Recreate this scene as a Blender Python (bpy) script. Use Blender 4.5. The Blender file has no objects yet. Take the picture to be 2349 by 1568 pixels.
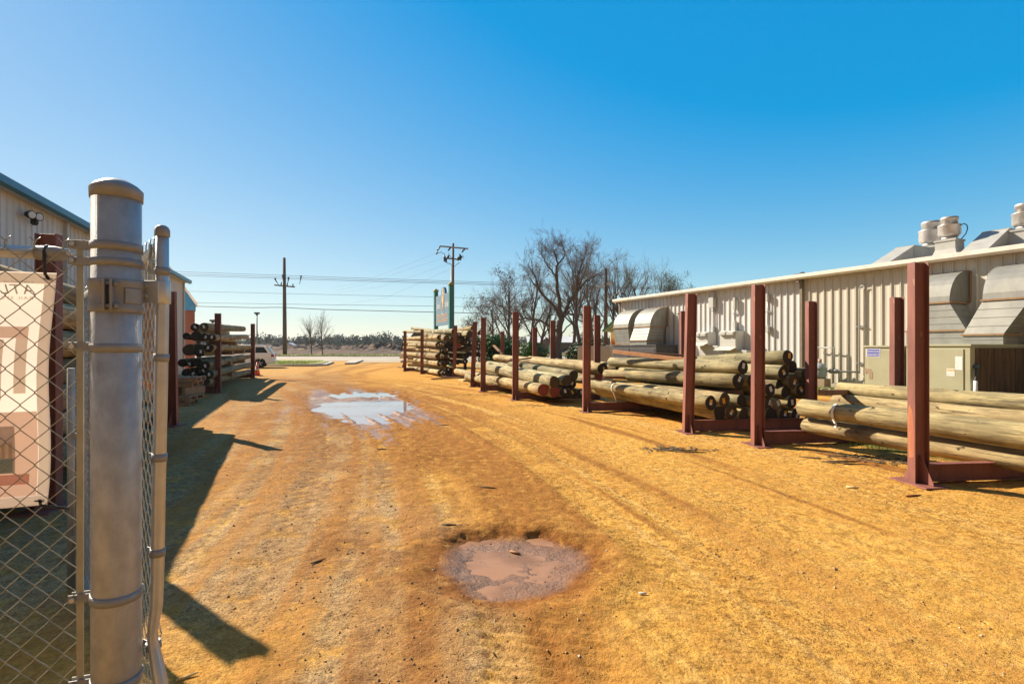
import bpy, bmesh, math, random
import numpy as np
from mathutils import Vector, Matrix, Quaternion

SC = bpy.context.scene
COL = SC.collection
R = math.radians
# ------------------------------------------------------------------ camera, sky, sun, exposure
CX, F, HY, E = 1174.5, 1174.5, 795.0, 1.6        # photo measured on a 2349 px wide copy; eye height 1.6 m
cam = bpy.data.cameras.new('camera'); cam_o = bpy.data.objects.new('camera', cam); COL.objects.link(cam_o)
cam_o.location = (0, 0, E); cam_o.rotation_euler = (R(90), 0, 0)
cam.sensor_width = 36; cam.lens = 18; cam.shift_y = 0.0047
cam.clip_start = 0.05; cam.clip_end = 6000
SC.camera = cam_o

SUN_EL, SUN_AZ = 33.5, -53.0                       # azimuth from +Y, negative is to the left
S = Vector((math.sin(R(SUN_AZ))*math.cos(R(SUN_EL)), math.cos(R(SUN_AZ))*math.cos(R(SUN_EL)), math.sin(R(SUN_EL))))
w = bpy.data.worlds.new('World'); SC.world = w; w.use_nodes = True
nt = w.node_tree; bg = nt.nodes['Background']
sky = nt.nodes.new('ShaderNodeTexSky'); sky.sky_type = 'NISHITA'; sky.sun_disc = False
sky.sun_elevation = R(SUN_EL); sky.sun_rotation = R(SUN_AZ); sky.altitude = 0
sky.air_density = 1.0; sky.dust_density = 0.06; sky.ozone_density = 2.5
EXPO = 1.02
sp = nt.nodes.new('ShaderNodeSeparateColor'); sp.mode = 'HSV'; cbn = nt.nodes.new('ShaderNodeCombineColor'); cbn.mode = 'HSV'
def wm(op, a, c_, clamp=False):                      # grade the clear sky: deeper blue away from the sun, flatter brightness
    n = nt.nodes.new('ShaderNodeMath'); n.operation = op; n.use_clamp = clamp
    for k, q in enumerate((a, c_)):
        if isinstance(q, (int, float)): n.inputs[k].default_value = q
        else: nt.links.new(q, n.inputs[k])
    return n.outputs[0]
nt.links.new(sky.outputs[0], sp.inputs[0]); V_ = sp.outputs[2]
nt.links.new(wm('SUBTRACT', sp.outputs[0], .0155), cbn.inputs[0])
nt.links.new(wm('MINIMUM', wm('MULTIPLY', sp.outputs[1], wm('MAXIMUM', wm('SUBTRACT', 1.93, wm('MULTIPLY', V_, .112)), .5)), .99), cbn.inputs[1])
nt.links.new(wm('MULTIPLY', wm('POWER', V_, .27), .517/(.10*2**EXPO)), cbn.inputs[2])
# added warm fill: unseen sky behind the camera tinted so shade is less blue
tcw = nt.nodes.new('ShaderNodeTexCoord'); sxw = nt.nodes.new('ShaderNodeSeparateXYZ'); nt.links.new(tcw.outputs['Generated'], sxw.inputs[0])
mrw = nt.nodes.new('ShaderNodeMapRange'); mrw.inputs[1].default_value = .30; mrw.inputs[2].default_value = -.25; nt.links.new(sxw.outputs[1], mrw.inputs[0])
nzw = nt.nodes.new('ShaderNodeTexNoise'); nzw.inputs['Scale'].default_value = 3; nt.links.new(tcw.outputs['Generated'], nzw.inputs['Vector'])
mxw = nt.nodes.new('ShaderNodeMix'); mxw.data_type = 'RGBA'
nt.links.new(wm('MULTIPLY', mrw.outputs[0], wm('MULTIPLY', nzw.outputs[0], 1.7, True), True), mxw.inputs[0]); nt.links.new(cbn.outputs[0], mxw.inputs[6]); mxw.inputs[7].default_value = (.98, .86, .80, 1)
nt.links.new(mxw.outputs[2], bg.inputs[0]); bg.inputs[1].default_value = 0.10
sl = bpy.data.lights.new('sun', 'SUN'); sl.energy = 5.0; sl.angle = R(0.53); sl.color = (1.0, 0.87, 0.68)
so = bpy.data.objects.new('sun', sl); COL.objects.link(so)
so.rotation_euler = S.to_track_quat('Z', 'Y').to_euler()
SC.view_settings.view_transform = 'Standard'; SC.view_settings.look = 'None'
SC.view_settings.exposure = EXPO; SC.view_settings.gamma = 1; SC.view_settings.use_curve_mapping = False
SC.cycles.max_bounces = 8; SC.cycles.transparent_max_bounces = 12

# ------------------------------------------------------------------ helpers
def at(dx, dy, Y):
    return Vector(((dx-CX)/F*Y, Y, E+(HY-dy)/F*Y))
def gr(dx, dy, z=0.0):
    Y = (E-z)*F/(dy-HY); return Vector(((dx-CX)/F*Y, Y, z))
AX = Vector((-0.387, 0.922, 0))                     # the yard's long direction, away from the lens
NX = Vector((0.922, 0.387, 0))
ZU = Vector((0, 0, 1))

class MB:
    def __init__(s): s.v = []; s.f = []; s.m = []; s.s = []
    def add(s, vs, fs, mi=0, sm=False):
        o = len(s.v); s.v.extend([tuple(v) for v in vs])
        for f in fs: s.f.append([i+o for i in f]); s.m.append(mi); s.s.append(sm)
        return s
    def box(s, c, size, M=None, mi=0):
        c = Vector(c); x, y, z = [k/2 for k in size]
        vs = [Vector((a*x, b*y, d*z)) for a in (-1, 1) for b in (-1, 1) for d in (-1, 1)]
        if M is not None: vs = [M @ v for v in vs]
        return s.add([c+v for v in vs], [(0,1,3,2),(4,6,7,5),(0,4,5,1),(2,3,7,6),(0,2,6,4),(1,5,7,3)], mi)
    def bar(s, a, b, wd, ht, up=ZU, mi=0):
        a, b = Vector(a), Vector(b); d = b-a; L = d.length; d.normalize()
        side = up.cross(d)
        if side.length < 1e-4: side = Vector((1, 0, 0)).cross(d)
        side.normalize(); u = d.cross(side)
        M = Matrix((d, side, u)).transposed()
        return s.box((a+b)/2, (L, wd, ht), M, mi)
    def tube(s, pts, r, n=8, cap=True, mi=0, sm=True):
        pts = [Vector(p) for p in pts]; k = len(pts)
        rs = r if isinstance(r, (list, tuple)) else [r]*k
        vs = []; ref = None
        for i, p in enumerate(pts):
            d = (pts[min(i+1, k-1)]-pts[max(i-1, 0)])
            if d.length < 1e-9: d = Vector((0, 0, 1))
            d.normalize()
            if ref is None:
                ref = Vector((0, 0, 1)) if abs(d.z) < .9 else Vector((1, 0, 0))
            a = ref - d*ref.dot(d)
            if a.length < 1e-6: a = d.orthogonal()
            a.normalize(); ref = a; b = d.cross(a)
            for j in range(n):
                t = 2*math.pi*j/n
                vs.append(p + (a*math.cos(t)+b*math.sin(t))*rs[i])
        fs = []
        for i in range(k-1):
            for j in range(n):
                fs.append((i*n+j, i*n+(j+1) % n, (i+1)*n+(j+1) % n, (i+1)*n+j))
        s.add(vs, fs, mi, sm)
        if cap:
            o = len(s.v)-k*n
            s.f.append([o+j for j in reversed(range(n))]); s.m.append(mi); s.s.append(False)
            s.f.append([o+(k-1)*n+j for j in range(n)]); s.m.append(mi); s.s.append(False)
        return s
    def lathe(s, prof, org, n=24, M=None, mi=0, sm=True):
        org = Vector(org); vs = []
        for (r, z) in prof:
            for j in range(n):
                t = 2*math.pi*j/n; v = Vector((r*math.cos(t), r*math.sin(t), z))
                vs.append(org + (M @ v if M is not None else v))
        k = len(prof); fs = []
        for i in range(k-1):
            for j in range(n): fs.append((i*n+j, i*n+(j+1) % n, (i+1)*n+(j+1) % n, (i+1)*n+j))
        s.add(vs, fs, mi, sm)
        o = len(s.v)-k*n
        s.f.append([o+j for j in reversed(range(n))]); s.m.append(mi); s.s.append(False)
        s.f.append([o+(k-1)*n+j for j in range(n)]); s.m.append(mi); s.s.append(False)
        return s
    def prism(s, poly, org, ex, ey, ez, mi=0):
        """poly in (ex, ey) plane at org, thickness vector ez"""
        org, ex, ey, ez = Vector(org), Vector(ex), Vector(ey), Vector(ez); n = len(poly)
        vs = [org+ex*p[0]+ey*p[1] for p in poly] + [org+ex*p[0]+ey*p[1]+ez for p in poly]
        fs = [list(range(n))[::-1], list(range(n, 2*n))] + [(i, (i+1) % n, n+(i+1) % n, n+i) for i in range(n)]
        return s.add(vs, fs, mi)
    def build(s, name, mats, parent=None, bev=0, origin=None, fix=True):
        if not isinstance(mats, (list, tuple)): mats = [mats]
        if origin is None:
            if parent is not None: origin = root_loc(parent)
            else:
                a = np.array(s.v); lo, hi = a.min(0), a.max(0)
                origin = Vector(((lo[0]+hi[0])/2, (lo[1]+hi[1])/2, lo[2]))
        me = bpy.data.meshes.new(name); ox, oy, oz = origin
        me.from_pydata([(v[0]-ox, v[1]-oy, v[2]-oz) for v in s.v], [], s.f)
        for m in mats: me.materials.append(m)
        me.polygons.foreach_set('material_index', s.m); me.polygons.foreach_set('use_smooth', s.s)
        if fix and len(s.f) < 60000:
            bm = bmesh.new(); bm.from_mesh(me); bmesh.ops.recalc_face_normals(bm, faces=bm.faces); bm.to_mesh(me); bm.free()
        me.update()
        o = bpy.data.objects.new(name, me); COL.objects.link(o)
        if parent is not None: o.parent = parent
        else: o.location = origin
        if bev:
            b = o.modifiers.new('bevel', 'BEVEL'); b.width = bev; b.segments = 2; b.limit_method = 'ANGLE'; b.angle_limit = R(40)
        return o
def root_loc(o):
    while o.parent is not None: o = o.parent
    return o.location.copy()
def tag(o, label=None, cat=None, group=None, kind=None):
    if label: o['label'] = label
    if cat: o['category'] = cat
    if group: o['group'] = group
    if kind: o['kind'] = kind
    return o
def thing(name, loc, label, cat, group=None):
    o = bpy.data.objects.new(name, None); COL.objects.link(o); o.location = loc; o.empty_display_size = .2
    return tag(o, label, cat, group)
def copy_tree(o, parent=None):
    c = o.copy(); COL.objects.link(c)
    if parent is not None: c.parent = parent
    for ch in list(o.children): copy_tree(ch, c)
    return c
def rotz(a): return Matrix.Rotation(a, 3, 'Z')

# ------------------------------------------------------------------ materials
def mat(name, c1, c2=None, scale=4, stretch=(1, 1, 1), lo=.35, hi=.65, rough=.7, metal=0, bump=0, bscale=30,
        c3=None, s3=3, t3=(.6, .7), stretch3=None, rnd=0, spec=.5, trans=0, detail=5, bstretch=None):
    m = bpy.data.materials.new(name); m.use_nodes = True; t = m.node_tree; N = t.nodes; L = t.links
    b = N['Principled BSDF']; b.inputs['Roughness'].default_value = rough; b.inputs['Metallic'].default_value = metal
    b.inputs['Specular IOR Level'].default_value = spec
    tc = N.new('ShaderNodeTexCoord')
    def noise(sc, st, det=detail):
        mp = N.new('ShaderNodeMapping'); mp.inputs['Scale'].default_value = st
        L.new(tc.outputs['Object'], mp.inputs[0])
        n = N.new('ShaderNodeTexNoise'); n.inputs['Scale'].default_value = sc; n.inputs['Detail'].default_value = det
        n.inputs['Roughness'].default_value = .62
        L.new(mp.outputs[0], n.inputs['Vector']); return n
    def ramp(src, a, z):
        r = N.new('ShaderNodeMapRange'); r.inputs[1].default_value = a; r.inputs[2].default_value = z; L.new(src, r.inputs[0]); return r.outputs[0]
    def mix(fac, A, B):
        x = N.new('ShaderNodeMix'); x.data_type = 'RGBA'; L.new(fac, x.inputs[0])
        for s_, k in ((A, 6), (B, 7)):
            if isinstance(s_, tuple): x.inputs[k].default_value = (*s_, 1)
            else: L.new(s_, x.inputs[k])
        return x.outputs[2]
    if c2 is None: c2 = tuple(min(1, k*.82) for k in c1)
    col = mix(ramp(noise(scale, stretch).outputs[0], lo, hi), c1, c2)
    if c3: col = mix(ramp(noise(s3, stretch3 or stretch).outputs[0], *t3), col, c3)
    if rnd:
        oi = N.new('ShaderNodeObjectInfo'); h = N.new('ShaderNodeHueSaturation')
        mr = N.new('ShaderNodeMapRange'); mr.inputs[3].default_value = 1-rnd; mr.inputs[4].default_value = 1+rnd
        L.new(oi.outputs['Random'], mr.inputs[0]); L.new(mr.outputs[0], h.inputs['Value']); L.new(col, h.inputs['Color']); col = h.outputs[0]
    L.new(col, b.inputs['Base Color'])
    if bump:
        bp = N.new('ShaderNodeBump'); bp.inputs['Strength'].default_value = bump; bp.inputs['Distance'].default_value = .02
        L.new(noise(bscale, bstretch or stretch, 4).outputs[0], bp.inputs['Height']); L.new(bp.outputs[0], b.inputs['Normal'])
    if trans:
        b.inputs['Base Color']; tr = N.new('ShaderNodeBsdfTranslucent'); L.new(col, tr.inputs[0])
        ms = N.new('ShaderNodeMixShader'); ms.inputs[0].default_value = trans
        L.new(b.outputs[0], ms.inputs[1]); L.new(tr.outputs[0], ms.inputs[2]); L.new(ms.outputs[0], N['Material Output'].inputs[0])
    return m
M = {}
M['galv'] = mat('galvanised_steel', (.50,.505,.51), (.37,.375,.385), 17, (1,1,.7), .36, .64, .46, .28, .08, 60, c3=(.27,.22,.18), s3=7, t3=(.64,.71), stretch3=(1,1,.5))
M['galv_new'] = mat('bright_galvanised', (.62,.62,.60), (.45,.45,.45), 8, (1,1,1), .3, .7, .35, .6, .03, 60)
M['galv_dark'] = mat('dull_zinc', (.33,.33,.33), (.23,.23,.235), 9, (1,1,1), .3, .7, .5, .2, .08, 70, c3=(.2,.11,.05), s3=6, t3=(.68,.76))
M['wire'] = mat('galvanised_wire', (.42,.40,.34), (.30,.28,.24), 20, rough=.42, metal=.6)
M['black'] = mat('black_plastic', (.012,.012,.014), (.02,.02,.022), 12, rough=.5)
M['steel_red'] = mat('red_oxide_paint', (.26,.094,.071), (.175,.062,.047), 6, (1,1,.22), .36, .64, .6, 0, .08, 40, c3=(.42,.21,.12), s3=14, t3=(.66,.72), stretch3=(1,1,.35), rnd=.10)
M['rust'] = mat('orange_rust', (.34,.12,.03), (.2,.06,.02), 14, rough=.9)
M['rust_soft'] = mat('soft_rust', (.42,.16,.06), (.30,.10,.06), 9, (1,1,.3), rough=.8)
M['panel'] = mat('beige_panel', (.64,.59,.505), (.55,.51,.44), 1.2, (1,1,.15), .3, .7, .5, 0, .03, 8, c3=(.50,.36,.2), s3=1.6, t3=(.72,.86), stretch3=(1,1,.25))
M['panel_rib'] = mat('white_panel', (.68,.675,.67), (.58,.575,.57), 1.4, (1,1,.15), .3, .7, .5, 0, .03, 8)
M['roofmetal'] = mat('pale_roof_metal', (.78,.74,.68), (.66,.60,.54), 2, (1,1,1), .35, .7, .45, 0, .03, 10, c3=(.45,.30,.2), s3=1.2, t3=(.66,.8))
M['soffit'] = mat('brown_trim', (.20,.155,.11), (.15,.115,.08), 5, rough=.6)
M['blue_trim'] = mat('teal_blue_trim', (.02,.16,.27), (.015,.12,.22), 3, rough=.4)
M['duct_seam'] = mat('duct_seam', (.42,.41,.38), (.34,.33,.30), 6, rough=.4, metal=.4)
M['teal'] = mat('teal_panel', (.008,.17,.36), (.006,.13,.29), 3, rough=.5)
M['duct'] = mat('weathered_duct', (.31,.305,.275), (.21,.21,.195), 2.2, (1,1,.6), .3, .7, .58, .35, .04, 12, c3=(.42,.30,.16), s3=1.1, t3=(.66,.8))
M['duct_rust'] = mat('rusty_flange', (.34,.20,.10), (.25,.14,.07), 7, rough=.8)
M['hood'] = mat('grey_hood_sheet', (.40,.39,.36), (.31,.31,.295), 2, rough=.65, metal=.0, c3=(.27,.23,.19), s3=4, t3=(.66,.78))
M['alu'] = mat('spun_aluminium', (.56,.54,.52), (.38,.36,.34), 5, (1,1,.5), .35, .65, .42, .55, .05, 20)
M['unit'] = mat('sage_enamel', (.40,.40,.27), (.35,.35,.235), 1.6, rough=.5, c3=(.28,.26,.17), s3=2.5, t3=(.7,.85))
M['coil'] = mat('rusty_coil', (.20,.13,.075), (.10,.065,.038), 9, (1,1,.10), .35, .65, .85, 0, .5, 60, c3=(.36,.26,.15), s3=16, t3=(.66,.75), stretch3=(1,1,.12))
M['greybox'] = mat('grey_enamel', (.50,.50,.47), (.44,.44,.42), 2, rough=.5)
M['conduit'] = mat('grey_conduit', (.33,.34,.34), (.25,.26,.26), 8, rough=.45, metal=.4)
M['meter'] = mat('grey_meter_paint', (.30,.35,.37), (.23,.27,.29), 6, rough=.5)
M['dark_unit'] = mat('dark_unit_paint', (.055,.05,.055), (.035,.033,.036), 3, rough=.6)
M['tagw'] = mat('white_tag', (.78,.78,.78), (.62,.62,.62), 30, rough=.6)
M['tagy'] = mat('yellow_tag', (.80,.42,.03), (.7,.36,.02), 30, rough=.6)
M['strap'] = mat('white_strap', (.78,.74,.68), (.65,.6,.55), 30, rough=.5)
M['plank'] = mat('brown_plank', (.33,.16,.075), (.22,.10,.05), 8, (1,1,1), .3, .7, .8, 0, .2, 40)
M['pallet'] = mat('pallet_wood', (.40,.26,.14), (.27,.16,.085), 8, (1,1,1), .3, .7, .8, 0, .2, 40)
M['pole'] = mat('utility_pole_wood', (.14,.095,.06), (.09,.06,.04), 6, (1,1,.15), .3, .7, .85, 0, .1, 30)
M['cable'] = mat('dark_cable', (.03,.035,.04), (.02,.025,.03), 6, rough=.6)
M['insul'] = mat('dark_insulator', (.06,.06,.065), (.03,.03,.035), 6, rough=.4)
M['bark'] = mat('grey_bark', (.105,.08,.065), (.065,.05,.04), 8, (1,1,.3), .3, .7, .9, 0, .3, 30)
M['twig'] = mat('brown_twig', (.15,.105,.085), (.10,.07,.055), 8, rough=.9)
M['leaf'] = mat('green_leaf', (.045,.12,.018), (.03,.075,.012), 1.2, rough=.55, trans=.25)
M['leaf_dark'] = mat('dark_green_leaf', (.03,.07,.014), (.018,.042,.01), 1.5, rough=.5, trans=.2)
M['leaf_far'] = mat('far_leaf', (.075,.115,.07), (.045,.08,.055), .05, rough=.9, c3=(.12,.095,.06), s3=.018, t3=(.52,.62))
M['ivy'] = mat('olive_leaf', (.10,.12,.025), (.06,.08,.02), 1.2, rough=.6, trans=.25)
M['flower'] = mat('cream_flower', (.75,.68,.48), (.7,.6,.4), 5, rough=.7)
M['grass'] = mat('grass_blade', (.20,.26,.03), (.13,.19,.02), 2.0, rough=.6, trans=.3, c3=(.32,.27,.08), s3=4, t3=(.6,.7))
M['sign_blue'] = mat('slate_blue_board', (.10,.20,.30), (.085,.175,.265), 2, rough=.6)
M['sign_green'] = mat('sign_post_green', (.025,.20,.18), (.02,.16,.15), 3, rough=.5)
M['sign_cap'] = mat('mustard_cap', (.42,.32,.02), (.34,.25,.02), 4, rough=.6)
M['sign_white'] = mat('white_lettering', (.85,.86,.86), (.8,.8,.8), 8, rough=.6)
M['sign_orange'] = mat('orange_lettering', (.80,.46,.20), (.74,.40,.17), 8, rough=.6)
M['carpaint'] = mat('white_car_paint', (.90,.90,.91), (.88,.88,.89), 3, rough=.18)
M['carglass'] = mat('tinted_glass', (.02,.03,.035), (.015,.02,.025), 3, rough=.06)
M['tyre'] = mat('tyre_rubber', (.015,.015,.016), (.02,.02,.02), 12, rough=.85)
M['rim'] = mat('alloy_rim', (.65,.66,.67), (.5,.5,.52), 8, rough=.3, metal=.7)
M['redlamp'] = mat('red_lens', (.45,.012,.015), (.35,.01,.01), 6, rough=.15)
M['cone'] = mat('orange_cone', (.95,.115,.012), (.85,.09,.01), 6, rough=.5)
M['cone_band'] = mat('reflective_band', (.62,.62,.6), (.5,.5,.48), 12, rough=.4)
M['brick'] = mat('red_brick', (.17,.055,.035), (.12,.04,.028), 9, rough=.85)
M['concrete'] = mat('pale_concrete', (.46,.41,.35), (.38,.34,.29), 1.5, rough=.85, bump=.15, bscale=30)
M['tan_wall'] = mat('tan_wall', (.30,.22,.14), (.26,.19,.12), 1, rough=.8)
M['bright_roof'] = mat('bright_metal_roof', (.85,.83,.80), (.78,.76,.74), .4, rough=.35)
M['cream'] = mat('cream_soffit', (.62,.48,.24), (.55,.42,.2), 2, rough=.7)
M['green_roof'] = mat('green_metal_roof', (.05,.15,.10), (.04,.12,.08), 2, rough=.5)
M['timber'] = mat('orange_timber', (.42,.20,.075), (.32,.14,.05), 6, rough=.75)
M['teal_plastic'] = mat('teal_plastic', (.02,.28,.26), (.02,.22,.2), 3, rough=.5)
M['trailer'] = mat('grey_trailer_paint', (.22,.20,.20), (.15,.14,.14), 4, rough=.6)
M['debris'] = mat('bark_debris', (.15,.10,.05), (.09,.06,.03), 20, rough=.9)
M['chip'] = mat('wood_chip', (.72,.52,.24), (.62,.42,.18), 20, rough=.85)
M['white_litter'] = mat('white_litter', (.8,.78,.72), (.7,.68,.62), 30, rough=.7)
# ------------------------------------------------------------------ ground: one sheet to the horizon
def vnoise(x, y, seed=0):
    xi = np.floor(x).astype(np.int64); yi = np.floor(y).astype(np.int64); xf = x-xi; yf = y-yi
    u = xf*xf*(3-2*xf); v = yf*yf*(3-2*yf)
    def h(a, b):
        n = (a*374761393 + b*668265263 + seed*1442695041) & 0xffffffff
        n = ((n ^ (n >> 13))*1274126177) & 0xffffffff
        return ((n ^ (n >> 16)) & 0xffff)/65535.0
    return (h(xi, yi)*(1-u)+h(xi+1, yi)*u)*(1-v) + (h(xi, yi+1)*(1-u)+h(xi+1, yi+1)*u)*v
def fbm(x, y, seed=0, o=4):
    a, t, s_ = .5, 0, 0
    for k in range(o):
        t = t + a*vnoise(x*2**k, y*2**k, seed+k*17); s_ += a; a *= .55
    return t/s_
def sstep(a, b, x):
    t = np.clip((x-a)/(b-a), 0, 1); return t*t*(3-2*t)
def steps(bounds):
    out = [bounds[0][0]]
    for a, b, s0, s1 in bounds:
        n = max(1, int(round((b-a)/((s0+s1)/2)))); k = np.linspace(0, 1, n+1)[1:]
        wgt = s0*k + (s1-s0)*k*k/2; out.extend(a+(b-a)*wgt/wgt[-1])
    return np.array(out)
P1 = (-4.35, 15.0)                                  # far puddle
P2 = (0.03, 3.88)                                   # near pothole
def p1_field(x, y):
    px, py = x-P1[0], y-P1[1]
    p = px*AX.x+py*AX.y; q = px*NX.x+py*NX.y
    return p, q
def ground_fields(x, y):
    q = x + .13*y + .0125*np.minimum(y, 40)**2       # lines along which wheels ran
    rut = fbm(q*2.6, y*.10, 5, 3)                    # streaks along the tracks
    rut2 = fbm(q*7, y*.22, 9, 2)
    n1 = fbm(x*.6, y*.6, 21, 4); n2 = fbm(x*2.2, y*2.2, 33, 4); n3 = fbm(x*9, y*9, 41, 3)
    near = 1-sstep(14, 30, y)
    z = (rut-.5)*.038*near + (n2-.5)*.022*near + (n3-.5)*.017*near
    # pothole
    n4 = fbm(x*4.5, y*4.5, 55, 3); n5 = fbm(x*24, y*24, 57, 2)
    e = np.sqrt(((x-P2[0])/.66)**2 + ((y-P2[1])/.60)**2) + (n2-.5)*.42 + (n1-.5)*.5 + (n4-.5)*.12
    fs_ = sstep(3.95, 4.25, y)
    hole = 1-sstep(.45+.30*fs_, 1.25-.18*fs_, e)
    far_lip = sstep(4.15, 4.42, y)*(1-sstep(.9, 1.25, e))
    z = z*(1-.6*hole) - .056*hole*(1 + .3*far_lip) + .022*hole*sstep(.45, .75, n2)*sstep(.3, .8, e) + .014*hole*(n3-.5) + .03*(n5-.5)*np.exp(-((e-.95)/.16)**2)*fs_ + .02*np.exp(-((e-1.3)/.2)**2)
    # far puddle basin
    p, qq = p1_field(x, y)
    e1 = np.sqrt((p/5.3)**2 + ((qq-.05*p)/1.65)**2) + (n1-.5)*.35 + (n2-.5)*.2
    basin = 1-sstep(.5, 1.15, e1)
    ridge = np.clip(np.sin(qq*15+p*.4+n2*2.5), 0, 1)**2*sstep(-.12, .12, fbm(qq*2.5, p*.3, 61, 2)-.47)
    z = z - .075*basin + .040*ridge*basin*(.35+.65*sstep(.35, .75, e1))*(.35+1.3*n3)
    z = z + basin*(.075*np.exp(-((y-16.3-.12*(x+5)+.25*n2)/.13)**2)*sstep(.36, .5, n3*.5+n2*.5) + .05*np.exp(-((y-19.2)/.35)**2) + .040*np.exp(-((y-15.6-.12*(x+5))/.45)**2)*sstep(.30, .55, n2))
    # tread prints leaving the pothole
    tr = np.zeros_like(x)
    for (q0, w_, ph) in ((.62, .10, 0), (.86, .10, 1.3), (1.62, .10, .6), (.38, .09, 2.0), (2.15, .1, .3)):
        d = (q-q0-.05*(y-3))/w_
        m_ = np.exp(-d**4)*sstep(1.4, 2.0, y)*(1-sstep(3.3, 4.6, y)) if q0 < 1.2 else np.exp(-d**4)*sstep(1.4, 2.0, y)*(1-sstep(7, 10, y))*.55
        m_ = m_*sstep(.3, .55, fbm(q*3, y*1.2, 77, 2))
        z = z + m_*(.011*np.clip(np.sin(y*70+d*2.6+ph)*1.5, -1, 1) - .010)
        tr = np.maximum(tr, m_)
    crack = 0
    asph = 1-sstep(-.25, .55, x + .36*(y-4.0) + .75 + (n1-.5)*1.6 + (n2-.5)*.5)
    asph = asph*(1-sstep(20, 34, y)*.5)
    asph = np.maximum(asph, sstep(26, 36, y)*.35*sstep(.35, .6, n1))
    mud = np.maximum(1-sstep(.75, 1.75, e), (1-sstep(.75, 1.6, e1))*.95)
    mud = np.maximum(mud, .75*sstep(.50, .66, rut)*sstep(.38, .6, fbm(x*.45, y*.3, 71, 3))*near)
    mud = np.maximum(mud, .8*(1-sstep(1.1, 2.9, e1)) * sstep(.36, .56, rut2*.5+n2*.5))
    pth = -.98 - .30*(y-6.6) - .011*(y-6.6)**2                 # worn brown way past the puddle
    mud = np.maximum(mud, .85*np.exp(-((x-pth)/(.75+.05*y))**2)*sstep(4.6, 7.5, y)*(1-sstep(24, 30, y))*sstep(.33, .52, n2*.5+rut*.5))
    mud = np.maximum(mud, .75*np.exp(-(((x+.75+.3*(y-3.9))/.55)**2))*sstep(2.2, 3.4, y)*(1-sstep(4.3, 5.0, y))*sstep(.36, .55, n2))
    # dark wheel arcs far off, turning out onto the road
    xc = np.interp(y, [18, 24, 31, 40, 54], [-5.4, -7.9, -11.3, -13.4, -14.6]); xd = np.interp(y, [18, 24, 31, 40, 54], [-5.4, -7.9, -10.2, -10.6, -6.5])
    on = sstep(19, 23, y)*(1-sstep(52, 56, y))*sstep(.25, .5, n2)
    arc = np.maximum(np.exp(-((np.abs(x-xc)-.95)/.38)**2), .8*np.exp(-((np.abs(x-xd)-.95)/.40)**2))
    arc = np.maximum(arc, .8*np.exp(-((x-xc)/1.7)**2)*(1-sstep(27, 33, y)))
    mud = np.maximum(mud, .8*arc*on)
    wet = np.maximum(1-sstep(.6, 1.0, e), (1-sstep(.72, 1.12, e1 + (n3-.5)*.5 + (fbm(qq*3.2, p*.22, 83, 3)-.5)*1.5)))
    qa = x*NX.x+y*NX.y
    grass = np.maximum(sstep(15.4, 16.0, qa+(n1-.5)*.8)*(1-sstep(24, 27, y)), sstep(8.0, 8.7, qa+(n2-.5)*1.0)*(1-sstep(10.4, 11.2, qa))*(1-sstep(8.6, 9.6, y)))*(x > 0)
    far = sstep(98, 104, y)
    asph = asph*(1-.9*(1-sstep(2.5, 3.4, y))*(1-sstep(-1.3, -.9, x)))
    trk = .5*rut+.28*rut2+.22*fbm(q*15, y*.5, 13, 2)
    return z, asph, mud, wet, grass, tr, far, trk
gx = steps([(-3000, -200, 700, 300), (-200, -30, 40, 5), (-30, -12, 1.5, .4), (-12, -3.4, .3, .035), (-3.4, 5.4, .024, .024), (5.4, 16, .03, .3), (16, 40, .5, 4), (40, 200, 6, 40), (200, 3000, 300, 700)])
gy = steps([(-80, -4, 12, 1), (-4, 1.2, .8, .06), (1.2, 5.0, .018, .018), (5.0, 9, .02, .05), (9, 24, .05, .12), (24, 60, .15, .9), (60, 120, 2, 6), (120, 500, 10, 60), (500, 3500, 150, 600)])
X, Y = np.meshgrid(gx, gy); xx, yy = X.ravel(), Y.ravel()
gz, g_as, g_mud, g_wet, g_gr, g_tr, g_far, g_trk = ground_fields(xx, yy)
nx_, ny_ = len(gx), len(gy)
idx = np.arange(nx_*ny_).reshape(ny_, nx_)
quads = np.stack([idx[:-1, :-1], idx[:-1, 1:], idx[1:, 1:], idx[1:, :-1]], -1).reshape(-1, 4)
me = bpy.data.meshes.new('ground'); me.vertices.add(len(xx)); me.vertices.foreach_set('co', np.stack([xx, yy, gz], -1).ravel().astype(np.float32))
me.loops.add(quads.size); me.loops.foreach_set('vertex_index', quads.ravel().astype(np.int32))
me.polygons.add(len(quads)); me.polygons.foreach_set('loop_start', np.arange(0, quads.size, 4, dtype=np.int32))
me.polygons.foreach_set('use_smooth', np.ones(len(quads), bool)); me.update(calc_edges=True)
for nm, a in (('asph', g_as), ('mud', g_mud), ('wet', g_wet), ('turf', g_gr), ('far', g_far), ('trk', g_trk)):
    at_ = me.attributes.new(nm, 'FLOAT', 'POINT'); at_.data.foreach_set('value', a.astype(np.float32))
ground = bpy.data.objects.new('ground', me); COL.objects.link(ground); tag(ground, kind='structure')

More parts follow.
